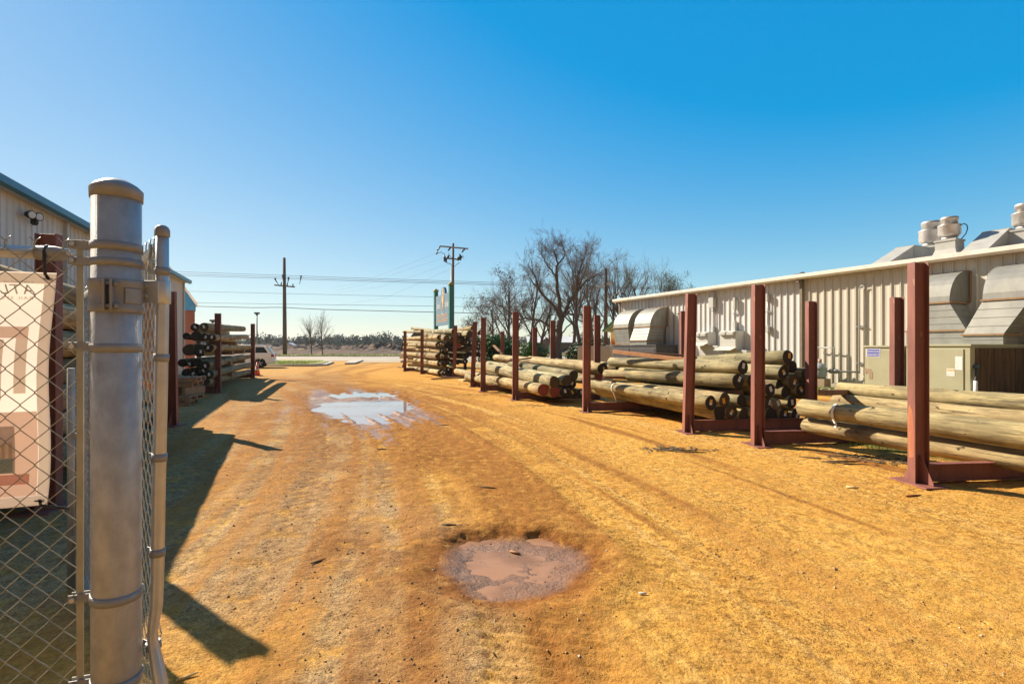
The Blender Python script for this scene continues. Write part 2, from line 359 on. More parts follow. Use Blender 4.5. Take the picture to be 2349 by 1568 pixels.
def ground_material():
    m = bpy.data.materials.new('packed_dirt'); m.use_nodes = True; t = m.node_tree; N = t.nodes; L = t.links; b = N['Principled BSDF']
    tc = N.new('ShaderNodeTexCoord')
    def noise(sc, st=(1, 1, 1), det=6, rg=.65):
        mp = N.new('ShaderNodeMapping'); mp.inputs['Scale'].default_value = st; L.new(tc.outputs['Object'], mp.inputs[0])
        n = N.new('ShaderNodeTexNoise'); n.inputs['Scale'].default_value = sc; n.inputs['Detail'].default_value = det; n.inputs['Roughness'].default_value = rg
        L.new(mp.outputs[0], n.inputs['Vector']); return n.outputs[0]
    def mr(s, a, z, o0=0., o1=1.):
        r = N.new('ShaderNodeMapRange'); r.inputs[1].default_value = a; r.inputs[2].default_value = z; r.inputs[3].default_value = o0; r.inputs[4].default_value = o1
        L.new(s, r.inputs[0]); return r.outputs[0]
    def mix(f, A, B):
        x = N.new('ShaderNodeMix'); x.data_type = 'RGBA'; L.new(f, x.inputs[0])
        for s_, k in ((A, 6), (B, 7)):
            if isinstance(s_, tuple): x.inputs[k].default_value = (*s_, 1)
            else: L.new(s_, x.inputs[k])
        return x.outputs[2]
    def mul(a, c):
        x = N.new('ShaderNodeMath'); x.operation = 'MULTIPLY'; L.new(a, x.inputs[0])
        if isinstance(c, float): x.inputs[1].default_value = c
        else: L.new(c, x.inputs[1])
        return x.outputs[0]
    def attr(n):
        a = N.new('ShaderNodeAttribute'); a.attribute_name = n; return a.outputs['Fac']
    dirt = mix(mr(noise(.9), .3, .7), (.66, .37, .088), (.58, .295, .062))
    dirt = mix(mr(noise(6), .45, .75), dirt, (.69, .42, .13))
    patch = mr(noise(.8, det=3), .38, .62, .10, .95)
    dirt = mix(mul(mr(noise(48, (1, .75, 1), det=2), .55, .63), patch), dirt, (.26, .125, .035))  # dark specks here and below: clods plus their tiny shadows put into the colour
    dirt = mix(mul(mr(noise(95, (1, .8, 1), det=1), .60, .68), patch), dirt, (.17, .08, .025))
    asp = mix(mr(noise(1.6), .3, .7), (.56, .38, .195), (.45, .30, .155))
    asp = mix(mr(noise(90, det=2), .48, .60), asp, (.24, .155, .085))
    asp = mix(mr(noise(170, det=1), .62, .72), asp, (.52, .40, .26))
    col = mix(mul(attr('asph'), mr(noise(3.5), .30, .5)), dirt, asp)
    col = mix(mul(mr(attr('trk'), .47, .61), .58), col, mix(mr(noise(3), .35, .65), (.47, .215, .055), (.39, .185, .055)))
    col = mix(mul(mr(attr('trk'), .42, .32), .45), col, (.72, .46, .17))
    mudc = mix(mr(noise(4), .3, .7), (.19, .070, .020), (.28, .112, .032))
    col = mix(mul(attr('mud'), mr(noise(7), .25, .5)), col, mudc)
    col = mix(mr(attr('wet'), .05, .8), col, (.20, .085, .036))
    turf = mix(mr(noise(5), .3, .7), (.12, .15, .025), (.20, .15, .06))
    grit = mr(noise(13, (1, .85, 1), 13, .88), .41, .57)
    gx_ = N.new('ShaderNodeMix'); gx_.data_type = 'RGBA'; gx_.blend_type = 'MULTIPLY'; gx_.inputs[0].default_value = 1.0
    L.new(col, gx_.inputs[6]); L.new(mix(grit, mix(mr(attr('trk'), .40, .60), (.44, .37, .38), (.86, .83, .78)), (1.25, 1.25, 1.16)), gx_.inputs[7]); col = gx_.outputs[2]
    col = mix(attr('turf'), col, turf)
    farc = mix(mr(noise(.05), .35, .65), (.25, .14, .07), (.13, .072, .04))
    col = mix(attr('far'), col, farc)
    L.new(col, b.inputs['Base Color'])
    rg = N.new('ShaderNodeMapRange'); L.new(attr('wet'), rg.inputs[0]); rg.inputs[3].default_value = .92; rg.inputs[4].default_value = .42
    L.new(rg.outputs[0], b.inputs['Roughness']); L.new(mr(attr('wet'), .2, .9, .04, .55), b.inputs['Specular IOR Level'])
    b1 = N.new('ShaderNodeBump'); b1.inputs['Strength'].default_value = .9; b1.inputs['Distance'].default_value = .022; L.new(noise(38, det=5, rg=.75), b1.inputs['Height'])
    b2 = N.new('ShaderNodeBump'); b2.inputs['Strength'].default_value = .8; b2.inputs['Distance'].default_value = .03; L.new(noise(7, det=4), b2.inputs['Height'])
    L.new(b2.outputs[0], b1.inputs['Normal']); L.new(b1.outputs[0], b.inputs['Normal'])
    return m
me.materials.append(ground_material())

def zg(x, y):
    return float(ground_fields(np.array([x], float), np.array([y], float))[0][0])
# ------------------------------------------------------------------ puddles
def water_mat(name, c, rough, bump, bs, spec=.5):
    m = bpy.data.materials.new(name); m.use_nodes = True; t = m.node_tree; b = t.nodes['Principled BSDF']
    b.inputs['Base Color'].default_value = (*c, 1); b.inputs['Roughness'].default_value = rough; b.inputs['Specular IOR Level'].default_value = spec
    n2_ = t.nodes.new('ShaderNodeTexNoise'); n2_.inputs['Scale'].default_value = 4; n2_.inputs['Detail'].default_value = 5; mm = t.nodes.new('ShaderNodeMix'); mm.data_type = 'RGBA'
    mm.inputs[6].default_value = (*c, 1); mm.inputs[7].default_value = (c[0]*.62, c[1]*.62, c[2]*.7, 1); r0 = t.nodes.new('ShaderNodeMapRange'); r0.inputs[1].default_value = .4; r0.inputs[2].default_value = .62
    t.links.new(n2_.outputs[0], r0.inputs[0]); t.links.new(r0.outputs[0], mm.inputs[0]); t.links.new(mm.outputs[2], b.inputs['Base Color'])
    r1 = t.nodes.new('ShaderNodeMapRange'); r1.inputs[1].default_value = .35; r1.inputs[2].default_value = .65; r1.inputs[3].default_value = rough*.4; r1.inputs[4].default_value = rough*1.5
    t.links.new(n2_.outputs[0], r1.inputs[0]); t.links.new(r1.outputs[0], b.inputs['Roughness'])
    n = t.nodes.new('ShaderNodeTexNoise'); n.inputs['Scale'].default_value = bs; tc = t.nodes.new('ShaderNodeTexCoord'); t.links.new(tc.outputs['Object'], n.inputs['Vector'])
    bp = t.nodes.new('ShaderNodeBump'); bp.inputs['Strength'].default_value = bump; bp.inputs['Distance'].default_value = .01
    t.links.new(n.outputs[0], bp.inputs['Height']); t.links.new(bp.outputs[0], b.inputs['Normal']); return m
def puddle(name, cx, cy, rx, ry, z, m):
    b = MB(); n = 40; c = []
    for k in range(n):
        a = 2*math.pi*k/n; u, v = math.cos(a)*rx, math.sin(a)*ry
        c.append((cx+AX.x*v+NX.x*u, cy+AX.y*v+NX.y*u, z))
    b.add(c, [list(range(n))]); return tag(b.build(name, m, fix=False), kind='structure')
puddle('puddle_water', P1[0], P1[1], 2.1, 6.3, -.045, water_mat('sky_water', (.40, .29, .25), .03, .05, 5, 1.0))
puddle('puddle_water', P2[0], P2[1], .70, .66, -.052, water_mat('muddy_water', (.36, .185, .092), .34, .12, 26, .22))

# ------------------------------------------------------------------ road, verges, kerbs
def sheet(name, pts, z, m, th=None):
    b = MB()
    if th: b.prism([(p[0], p[1]) for p in pts], (0, 0, z-th), (1, 0, 0), (0, 1, 0), (0, 0, th))
    else: b.add([(p[0], p[1], z) for p in pts], [list(range(len(pts)))])
    return tag(b.build(name, m), kind='structure')
road_m = mat('worn_concrete_road', (.40, .345, .275), (.33, .285, .23), .15, (1, 1, 1), .35, .65, .85, 0, .1, 20, c3=(.37, .25, .13), s3=.08, t3=(.5, .7))
sheet('road', [(-400, 58), (400, 58), (400, 84), (-400, 84)], .02, road_m)
sheet('far_kerb', [(-400, 84), (400, 84), (400, 84.35), (-400, 84.35)], .16, M['concrete'], .2)
verge_m = mat('short_turf', (.17, .20, .03), (.26, .22, .06), .35, (1, 1, 1), .35, .65, .9, 0, .6, 6, c3=(.30, .22, .1), s3=.2, t3=(.58, .66))
sheet('far_verge', [(-400, 84.35), (400, 84.35), (400, 97), (-400, 97)], .13, verge_m, .2)
isl = [(-40, 41.6), (-16.3, 41.6), (-15.6, 43), (-17.4, 50), (-20.6, 56), (-50, 56.5), (-60, 47)]
sheet('kerb_island', isl, .15, M['concrete'], .25)
ins = [(-40, 41.9), (-16.6, 41.9), (-16.0, 43), (-17.8, 49.8), (-20.9, 55.6), (-49, 56.0), (-59, 47)]
sheet('island_turf', ins, .20, verge_m, .06)
sheet('driveway_kerb', [(-15.2, 46.5), (-14.4, 47), (-16.6, 57.2), (-18, 57.4)], .15, M['concrete'], .2)
sheet('driveway_apron', [(-15.6, 51), (-1, 51), (3, 57.8), (-18.5, 57.8)], .03, mat('stained_concrete', (.42, .33, .21), (.36, .27, .16), .3, rough=.9, c3=(.40, .23, .09), s3=.25, t3=(.48, .62)))
# bulldozed earth beyond the road
def earth():
    xs_ = np.linspace(-120, 100, 420); ys_ = np.linspace(99, 215, 60); A, B = np.meshgrid(xs_, ys_); a, b_ = A.ravel(), B.ravel()
    n = fbm(a*.05, b_*.05, 3, 4); n2 = fbm(a*.35, b_*.35, 8, 3)
    env = sstep(112, 130, b_)*(1-sstep(190, 214, b_))
    h = env*np.clip((n-.40)*5.5, 0, 1.9)*(.3+1.3*n2) + env*.6*n2
    h += env*1.6*np.exp(-((a+2)/7)**2-((b_-135)/9)**2)*(.6+.8*n2) + env*.9*np.exp(-((a+14)/9)**2-((b_-138)/9)**2)*(.6+.8*n2)
    h = h + env*(.75*(fbm(a*.9, b_*.9, 18, 3)-.45) + .5*(fbm(a*2.4, b_*2.4, 19, 2)-.45))
    h = np.maximum(h, 0) - .05
    i_ = np.arange(len(a)).reshape(A.shape); q = np.stack([i_[:-1, :-1], i_[:-1, 1:], i_[1:, 1:], i_[1:, :-1]], -1).reshape(-1, 4)
    m_ = bpy.data.meshes.new('earth_mounds'); m_.from_pydata(np.stack([a, b_, h], -1).tolist(), [], q.tolist())
    m_.materials.append(mat('turned_earth', (.105, .05, .026), (.06, .034, .02), .3, (1, 1, 1), .35, .65, .95, 0, .6, 2, c3=(.36, .22, .12), s3=.35, t3=(.60, .68)))
    o = bpy.data.objects.new('earth_mounds', m_); COL.objects.link(o); return tag(o, kind='structure')
earth()

# ------------------------------------------------------------------ loose stones, grass (nobody could count them)
def stones():
    rng = random.Random(4); b = MB(); pts = []
    while len(pts) < 15000:
        Yd = 1.3*math.exp(rng.random()*2.3); x = rng.uniform(-1.25, 1.1)*Yd
        if x < -.62*Yd and Yd < 3: continue
        pts.append((x, Yd))
    zz = ground_fields(np.array([p[0] for p in pts]), np.array([p[1] for p in pts]))
    for i, (x, y) in enumerate(pts):
        if zz[4][i] > .4 or (zz[3][i] > .5 and (rng.random() < .5 or y > 6)): continue
        if fbm(np.array([x*1.3]), np.array([y*.5]), 91, 2)[0] < .40+.15*rng.random(): continue
        r = .0016*math.exp(rng.random()**2*1.7)*(1+.06*y)
        if rng.random() < .004: r *= 2.0
        a = rng.random()*6.28; ca, sa = math.cos(a), math.sin(a)
        sx, sy, sz = r*rng.uniform(.8, 1.6), r*rng.uniform(.7, 1.1), r*rng.uniform(.5, .95)
        vs = []
        for (u, v, w_) in ((1, 0, 0), (.2, 1, .1), (-1, .1, 0), (-.1, -1, 0), (.15, .1, 1), (0, 0, -1)):
            u, v, w_ = u*sx*rng.uniform(.75, 1.2), v*sy*rng.uniform(.75, 1.2), w_*sz
            vs.append((x+u*ca-v*sa, y+u*sa+v*ca, zz[0][i]+w_+sz*.35))
        b.add(vs, [(0, 1, 4), (1, 2, 4), (2, 3, 4), (3, 0, 4), (1, 0, 5), (2, 1, 5), (3, 2, 5), (0, 3, 5)], 0 if rng.random() < .93 else 1)
    m = mat('dirt_coloured_stone', (.48, .27, .10), (.22, .13, .07), 22, (1, 1, 1), .42, .58, .9)
    m2 = mat('pale_pebble', (.62, .5, .36), (.5, .4, .28), 22, rough=.85)
    o = b.build('loose_stones', [m, m2], origin=(0, 0, 0), fix=False); tag(o, kind='stuff')
stones()
def blades(name, areas, seed):
    rng = random.Random(seed); b = MB()
    for (fn, n, h0, h1, w_) in areas:
        for _ in range(n):
            p = fn(rng)
            if p is None: continue
            x, y, z = p; h = rng.uniform(h0, h1); a = rng.random()*6.28; l = rng.uniform(0, .7)*h; c = rng.random()*6.28
            dx, dy = math.cos(a)*w_, math.sin(a)*w_
            b.add([(x-dx, y-dy, z-.01), (x+dx, y+dy, z-.01), (x+math.cos(c)*l, y+math.sin(c)*l, z+h)], [(0, 1, 2)])
    return tag(b.build(name, M['grass'], origin=(0, 0, 0), fix=False), kind='stuff')
def quad_area(p0, p1, p2, p3, z=0):
    def fn(r):
        u, v = r.random(), r.random()
        a = Vector(p0).lerp(Vector(p1), u); b_ = Vector(p3).lerp(Vector(p2), u); p = a.lerp(b_, v); return (p.x, p.y, z)
    return fn
blades('grass_tufts', [
    (quad_area((8.7, 20.3, 0), (12.6, 11.6, 0), (15.6, 13.0, 0), (11.6, 21.5, 0)), 12000, .05, .13, .006),
    (quad_area((5.4, 8.3, 0), (8.0, 3.8, 0), (9.6, 4.6, 0), (7.0, 9.2, 0)), 5000, .04, .13, .004),
    (quad_area((-40, 42.1, 0), (-16.9, 42.1, 0), (-18, 49, 0), (-50, 54, 0), .2), 9000, .05, .16, .02),
    (quad_area((-140, 84.6, 0), (120, 84.6, 0), (120, 96, 0), (-140, 96, 0), .13), 9000, .1, .3, .07),
], 6)
# ------------------------------------------------------------------ steel racks
def ibeam(b, a, c, depth, width, web_dir, tf=.011, tw=.008):
    """I section from a to c; web_dir = unit vector along the section depth"""
    a, c = Vector(a), Vector(c); d = (c-a).normalized(); wd = Vector(web_dir).normalized(); fl = d.cross(wd).normalized()
    L = (c-a).length; mid = (a+c)/2; Mx = Matrix((d, wd, fl)).transposed()
    for s_ in (-1, 1): b.box(mid+wd*s_*(depth/2-tf/2), (L, tf, width), Mx)
    b.box(mid, (L, depth-2*tf-.002, tw), Mx)
def make_rack(height=2.62, rear=2.46, span=2.52):
    root = thing('steel_pole_rack', (0, 0, 0), 'x', 'pole rack')
    def post(h, px, name):
        b = MB(); ibeam(b, (0, 0, .02), (0, 0, h), .185, .105, (1, 0, 0))
        o = b.build(name, M['steel_red'], root, origin=(0, 0, 0), bev=.003); o.location = (px, 0, 0)
        b = MB(); b.box((0, 0, .011), (.30, .50, .018))
        for s_ in (-1, 1):
            b.prism([(0, .021), (.19*s_, .021), (.19*s_, .05), (.035*s_, .34), (0, .34)], (-.005, .0045*s_, 0), (0, 1, 0), (0, 0, 1), (.010, 0, 0))
        p = b.build('base_plate', M['steel_red'], root, origin=(0, 0, 0), bev=.003); p.location = (px, 0, 0)
        return o
    post(height, 0, 'upright'); post(rear, span, 'upright')
    b = MB(); ibeam(b, (.098, 0, .135), (span-.098, 0, .135), .205, .10, (0, 0, 1), .012)
    b.build('cross_beam', M['steel_red'], root, origin=(0, 0, 0), bev=.003)
    return root
rack0 = make_rack()
used_rack = [False]
def rack(bx, by, label, top=None, rear_top=None, lean=0, rz=7.0, mirror=False, span=None, group='red steel pole racks'):
    r = rack0 if not used_rack[0] else copy_tree(rack0); used_rack[0] = True
    p = gr(bx, by); r.location = (p.x, p.y, zg(p.x, p.y)-.006); r.rotation_euler = (0, 0, R(rz) + (math.pi if mirror else 0))
    r['label'] = label; r['group'] = group
    ups = sorted([c for c in r.children if c.name.startswith('upright')], key=lambda c: c.location.x)
    if top: ups[0].scale = (1, 1, (E+(HY-top)*p.y/F)/2.62)
    ups[0].rotation_euler = (0, R(lean), 0)
    if rear_top: ups[1].scale = (1, 1, rear_top/2.46)
    return r
near_rack = rack(2107, 1108, 'nearest red steel rack on the right, rust streak low on its front post', 601, 2.46, -.1, 6)
rack(1738, 1020, 'red steel rack second nearest on the right, between two pole piles', 651, 2.45, .3, 7)
rack(1578, 990, 'red steel rack third nearest on the right, its front post leaning right', 671, 2.50, 1.5, 7)
rack(1345, 943, 'red steel rack fourth nearest on the right, across the middle of the low pile', 699, 2.52, .4, 6)
rack(1182, 917, 'red steel rack fifth on the right, in front of the low pile beside the hedge', 714, 2.57, .3, 6)
rack(1108, 898, 'red steel rack sixth on the right, right of two leaning uprights', 728, 2.55, .4, 5)
rack(1084, 886.5, 'red steel rack with a right leaning upright, right of the tall far stack', 737, 2.4, 2.2, 5)
rack(1041, 866, 'red steel rack with leaning upright directly below the blue sign', 746, 2.4, 2.0, 4)
rack(968, 857.5, 'red steel rack second from the road end of the right row', 755, 2.3, .2, 4)
rack(929, 851.5, 'red steel rack at the road end of the right row', 759, 2.3, .2, 4)
rack(112, 1165, 'nearest red steel rack on the left, upright behind the hanging banner', 536, 2.5, 0, 10, True)
rack(396, 976, 'red steel rack on the left just past the gate', 668, 2.5, .8, 10, True)
rack(500, 901, 'red steel rack on the left in front of the tagged pole ends', 718, 2.5, 0, 10, True)
rack(580, 867, 'red steel rack on the left beside the orange traffic cone', 742, 2.5, 0, 10, True)

def rust_streak():
    b = MB(); b.prism([(-.035, .32), (.03, .30), (.045, .55), (.05, .78), (.028, .93), (-.012, .86), (-.03, .70), (-.045, .50)], (-.0945, 0, 0), (0, 1, 0), ZU, (.0016, 0, 0))
    b.build('rust_streak', M['rust_soft'], near_rack, origin=(0, 0, 0))
rust_streak()
# ------------------------------------------------------------------ treated round poles
def log_material(name, c1, c2, c3):
    m = bpy.data.materials.new(name); m.use_nodes = True; t = m.node_tree; N = t.nodes; L = t.links; b = N['Principled BSDF']; b.inputs['Roughness'].default_value = .85
    b.inputs['Specular IOR Level'].default_value = .25
    tc = N.new('ShaderNodeTexCoord'); oi = N.new('ShaderNodeObjectInfo')
    off = N.new('ShaderNodeVectorMath'); off.operation = 'MULTIPLY_ADD'; L.new(oi.outputs['Random'], off.inputs[0]); off.inputs[1].default_value = (37, 53, 71); 
    L.new(tc.outputs['Object'], off.inputs[2])
    def noise(sc, st, det=5):
        mp = N.new('ShaderNodeMapping'); mp.inputs['Scale'].default_value = st; L.new(off.outputs[0], mp.inputs[0])
        n = N.new('ShaderNodeTexNoise'); n.inputs['Scale'].default_value = sc; n.inputs['Detail'].default_value = det; n.inputs['Roughness'].default_value = .65
        L.new(mp.outputs[0], n.inputs['Vector']); return n.outputs[0]
    def mr(s, a, z):
        r = N.new('ShaderNodeMapRange'); r.inputs[1].default_value = a; r.inputs[2].default_value = z; L.new(s, r.inputs[0]); return r.outputs[0]
    def mix(f, A, B):
        x = N.new('ShaderNodeMix'); x.data_type = 'RGBA'; L.new(f, x.inputs[0])
        for s_, k in ((A, 6), (B, 7)):
            if isinstance(s_, tuple): x.inputs[k].default_value = (*s_, 1)
            else: L.new(s_, x.inputs[k])
        return x.outputs[2]
    col = mix(mr(noise(3.2, (.45, 1, 1)), .40, .60), c1, c2)
    col = mix(mr(noise(14, (.10, 1, 1)), .50, .68), col, c3)
    col = mix(mr(noise(1.3, (1, 1, 1), 4), .54, .70), col, tuple(k*.55+g for k, g in zip(c2, (.02, .02, .02))))
    col = mix(mr(noise(40, (.05, 1, 1), 3), .57, .63), col, tuple(k*.38 for k in c1))
    col = mix(mr(noise(8, (.8, 1, 1), 2), .66, .71), col, tuple(k*.55 for k in c3))
    h = N.new('ShaderNodeHueSaturation'); r_ = N.new('ShaderNodeMapRange'); r_.inputs[3].default_value = .70; r_.inputs[4].default_value = 1.18
    L.new(oi.outputs['Random'], r_.inputs[0]); L.new(r_.outputs[0], h.inputs['Value']); L.new(col, h.inputs['Color'])
    L.new(h.outputs[0], b.inputs['Base Color'])
    bp = N.new('ShaderNodeBump'); bp.inputs['Strength'].default_value = .8; bp.inputs['Distance'].default_value = .016
    L.new(noise(20, (.10, 1, 1)), bp.inputs['Height']); L.new(bp.outputs[0], b.inputs['Normal'])
    return m
def end_material(name, c1, c2):
    m = bpy.data.materials.new(name); m.use_nodes = True; t = m.node_tree; N = t.nodes; L = t.links; b = N['Principled BSDF']; b.inputs['Roughness'].default_value = .9
    tc = N.new('ShaderNodeTexCoord'); sx = N.new('ShaderNodeSeparateXYZ'); cb = N.new('ShaderNodeCombineXYZ'); L.new(tc.outputs['Object'], sx.inputs[0])
    L.new(sx.outputs[1], cb.inputs[1]); L.new(sx.outputs[2], cb.inputs[2])
    wv = N.new('ShaderNodeTexWave'); wv.wave_type = 'RINGS'; wv.rings_direction = 'X'; wv.inputs['Scale'].default_value = 22; wv.inputs['Distortion'].default_value = 3; wv.inputs['Detail'].default_value = 3
    L.new(cb.outputs[0], wv.inputs['Vector'])
    x = N.new('ShaderNodeMix'); x.data_type = 'RGBA'; L.new(wv.outputs[1], x.inputs[0]); x.inputs[6].default_value = (*c1, 1); x.inputs[7].default_value = (*c2, 1)
    n = N.new('ShaderNodeTexNoise'); n.inputs['Scale'].default_value = 10; L.new(tc.outputs['Object'], n.inputs['Vector'])
    y = N.new('ShaderNodeMix'); y.data_type = 'RGBA'; y.blend_type = 'MULTIPLY'; y.inputs[0].default_value = .7; L.new(x.outputs[2], y.inputs[6]); L.new(n.outputs['Color'], y.inputs[7])
    L.new(y.outputs[2], b.inputs['Base Color']); return m
LOGM = [log_material('weathered_treated_wood', (.42, .335, .165), (.24, .195, .10), (.10, .08, .05)),
        log_material('pale_green_treated_wood', (.45, .38, .21), (.27, .235, .13), (.13, .11, .07)),
        log_material('tan_treated_wood', (.50, .38, .19), (.30, .22, .11), (.14, .10, .055)),
        log_material('dark_treated_wood', (.10, .08, .055), (.07, .06, .045), (.05, .04, .03))]
ENDM = {'d': end_material('dark_pole_end', (.075, .058, .042), (.03, .024, .02)), 'b': end_material('brown_pole_end', (.14, .095, .055), (.09, .06, .035)),
        'r': mat('red_sprayed_end', (.30, .03, .025), (.12, .06, .04), 14), 'l': end_material('light_pole_end', (.34, .24, .13), (.24, .165, .09))}
lrng = random.Random(11)
ORD = ['first', 'second', 'third', 'fourth', 'fifth', 'sixth', 'seventh', 'eighth', 'ninth']
def log(a, c, ra, rc, label, group, tag_=None, mi=0, end='d', sag=0, far_end='d'):
    """round pole from near end a to far end c"""
    a, c = Vector(a), Vector(c); L = (c-a).length; d = (c-a)/L; side = ZU.cross(d).normalized(); up = d.cross(side)
    n = 18; k = max(8, int(L/.32)); vs = []; b = MB(); ph = lrng.uniform(0, 6.28); ws = lrng.uniform(.4, .9)
    lob = [(lrng.uniform(-.05, .05), lrng.uniform(0, 6.28)) for _ in range(3)]
    sx_, sy_ = lrng.uniform(-1, 1)*.003*L, lrng.uniform(-1, 1)*.0025*L
    for i in range(k+1):
        u = i/k; r = ra+(rc-ra)*u; x = u*L
        oy = math.sin(u*3.14*ws+ph)*.018*min(1, L/5) + sx_*math.sin(u*3.14); oz = math.sin(u*4.0*ws+ph*1.7)*.012 - sag*math.sin(u*3.14)
        knot = 1+.02*math.sin(u*31+ph)+.012*math.sin(u*67+ph*2)
        for j in range(n):
            t = 2*math.pi*j/n; rr = r*knot*(1+sum(q*math.cos((w_+2)*t+p) for w_, (q, p) in enumerate(lob)))
            vs.append((x, oy+math.cos(t)*rr, oz+math.sin(t)*rr))
    fs = [(i*n+j, i*n+(j+1) % n, (i+1)*n+(j+1) % n, (i+1)*n+j) for i in range(k) for j in range(n)]
    b.add(vs, fs, 0, True)
    # bevelled ends
    for e, i0, xs_ in ((1, 0, -.014), (2, k*n, L+.014)):
        ctr = Vector((0, sum(v[1] for v in vs[i0:i0+n])/n, sum(v[2] for v in vs[i0:i0+n])/n))
        ring = [(xs_, ctr.y+(v[1]-ctr.y)*.93, ctr.z+(v[2]-ctr.z)*.93) for v in vs[i0:i0+n]]
        o = len(b.v); b.v.extend(ring)
        for j in range(n): b.f.append([i0+j, i0+(j+1) % n, o+(j+1) % n, o+j]); b.m.append(e); b.s.append(True)
        b.f.append([o+j for j in range(n)]); b.m.append(e); b.s.append(False)
        if e == 1: c0 = ctr
    o = b.build('treated_pole', [LOGM[mi], ENDM[end], ENDM[far_end]], origin=(0, 0, 0))
    o.matrix_world = Matrix.Translation(a) @ Matrix((d, side, up)).transposed().to_4x4()
    tag(o, label, 'treated pole', group)
    if tag_:
        ang = lrng.uniform(-.7, .7); cy, cz = c0.y+lrng.uniform(-.25, .25)*ra, c0.z+lrng.uniform(-.15, .3)*ra
        tb = MB(); Mr = Matrix.Rotation(ang, 3, 'X')
        if tag_ == 'h':
            tb.box((-.018, cy, cz), (.004, .062, .10), Mr, 0); q = Mr @ Vector((0, 0, -.028)); tb.box((-.0195, cy+q.y, cz+q.z), (.004, .063, .046), Mr, 1)
            mm = [M['tagy'], M['tagw']]
        else:
            tb.box((-.018, cy, cz), (.004, .062, .105), Mr, 0); mm = [M['tagy'] if tag_ == 'y' else M['tagw']]
        t_ = tb.build('end_tag', mm, o, origin=(0, 0, 0)); t_['label'] = 'yellow end tag' if tag_ == 'y' else 'white end tag' if tag_ == 'w' else 'yellow and white end tag'
    return o
def pole(nd, Yd, fd, r, label, group, tag_=None, slope=-.42, rf=None, length=None, **kw):
    """near end centre seen at pixel nd at depth Yd, far end at pixel fd (depth from the yard's direction) or a length"""
    a = at(nd[0], nd[1], Yd)
    if length: c = a + Vector((slope, 1, 0)).normalized()*length
    else:
        q = (fd[0]-CX)/F; t_ = (a.x-q*Yd)/(q-slope); c = at(fd[0], fd[1], Yd+t_)
    return log(a, c, r, rf or r*.86, label, group, tag_, **kw)
def rows(bundle, group, data):
    """data: list of (layer name, [entries lane side first])"""
    for layer, ents in data:
        for i, e in enumerate(ents):
            kw = dict(e); w_ = kw.pop('say', None)
            pos = 'only' if len(ents) == 1 else 'lane-side' if i == 0 else 'innermost' if i == len(ents)-1 else ORD[i]
            txt = w_ or (f"{'only' if pos == 'only' else pos} pole of the {layer} layer in the {bundle}" if pos in ('only', 'lane-side', 'innermost') else f"pole {pos} from the lane in the {layer} layer of the {bundle}")
            pole(label=txt, group=group, **kw)

# near pile on the right, running out of the frame
g1 = 'poles of the near pile on the right'
def far_log(fd, Yf, L, r, label, rfar, tilt=0, **kw):
    c = at(fd[0], fd[1], Yf); a = c + Vector((.387, -.922, tilt)).normalized()*L
    log(a, c, r, rfar, label, g1, end='d', far_end='l', **kw)
far_log((1838, 936), 8.4, 6.0, .158, 'thick front pole of the near right pile with a white strap round its end', .132, -.004, mi=0)
far_log((1850, 974), 8.45, 6.0, .135, 'lowest front pole of the near right pile, half hidden under the strapped one', .118, -.012, mi=2)
far_log((1928, 893), 9.25, 6.6, .16, 'topmost pole of the near right pile lying in front of the sage unit', .135, -.006, mi=0)
far_log((1915, 921), 9.1, 6.3, .15, 'pole between the strapped and the topmost one in the near right pile', .125, -.004, mi=2)
far_log((1955, 945), 9.4, 6.0, .14, 'shaded pole at the back of the near right pile', .12, 0, mi=0)
far_log((1915, 968), 8.9, 6.0, .14, 'bottom pole behind the lowest front one in the near right pile', .12, -.004, mi=2)

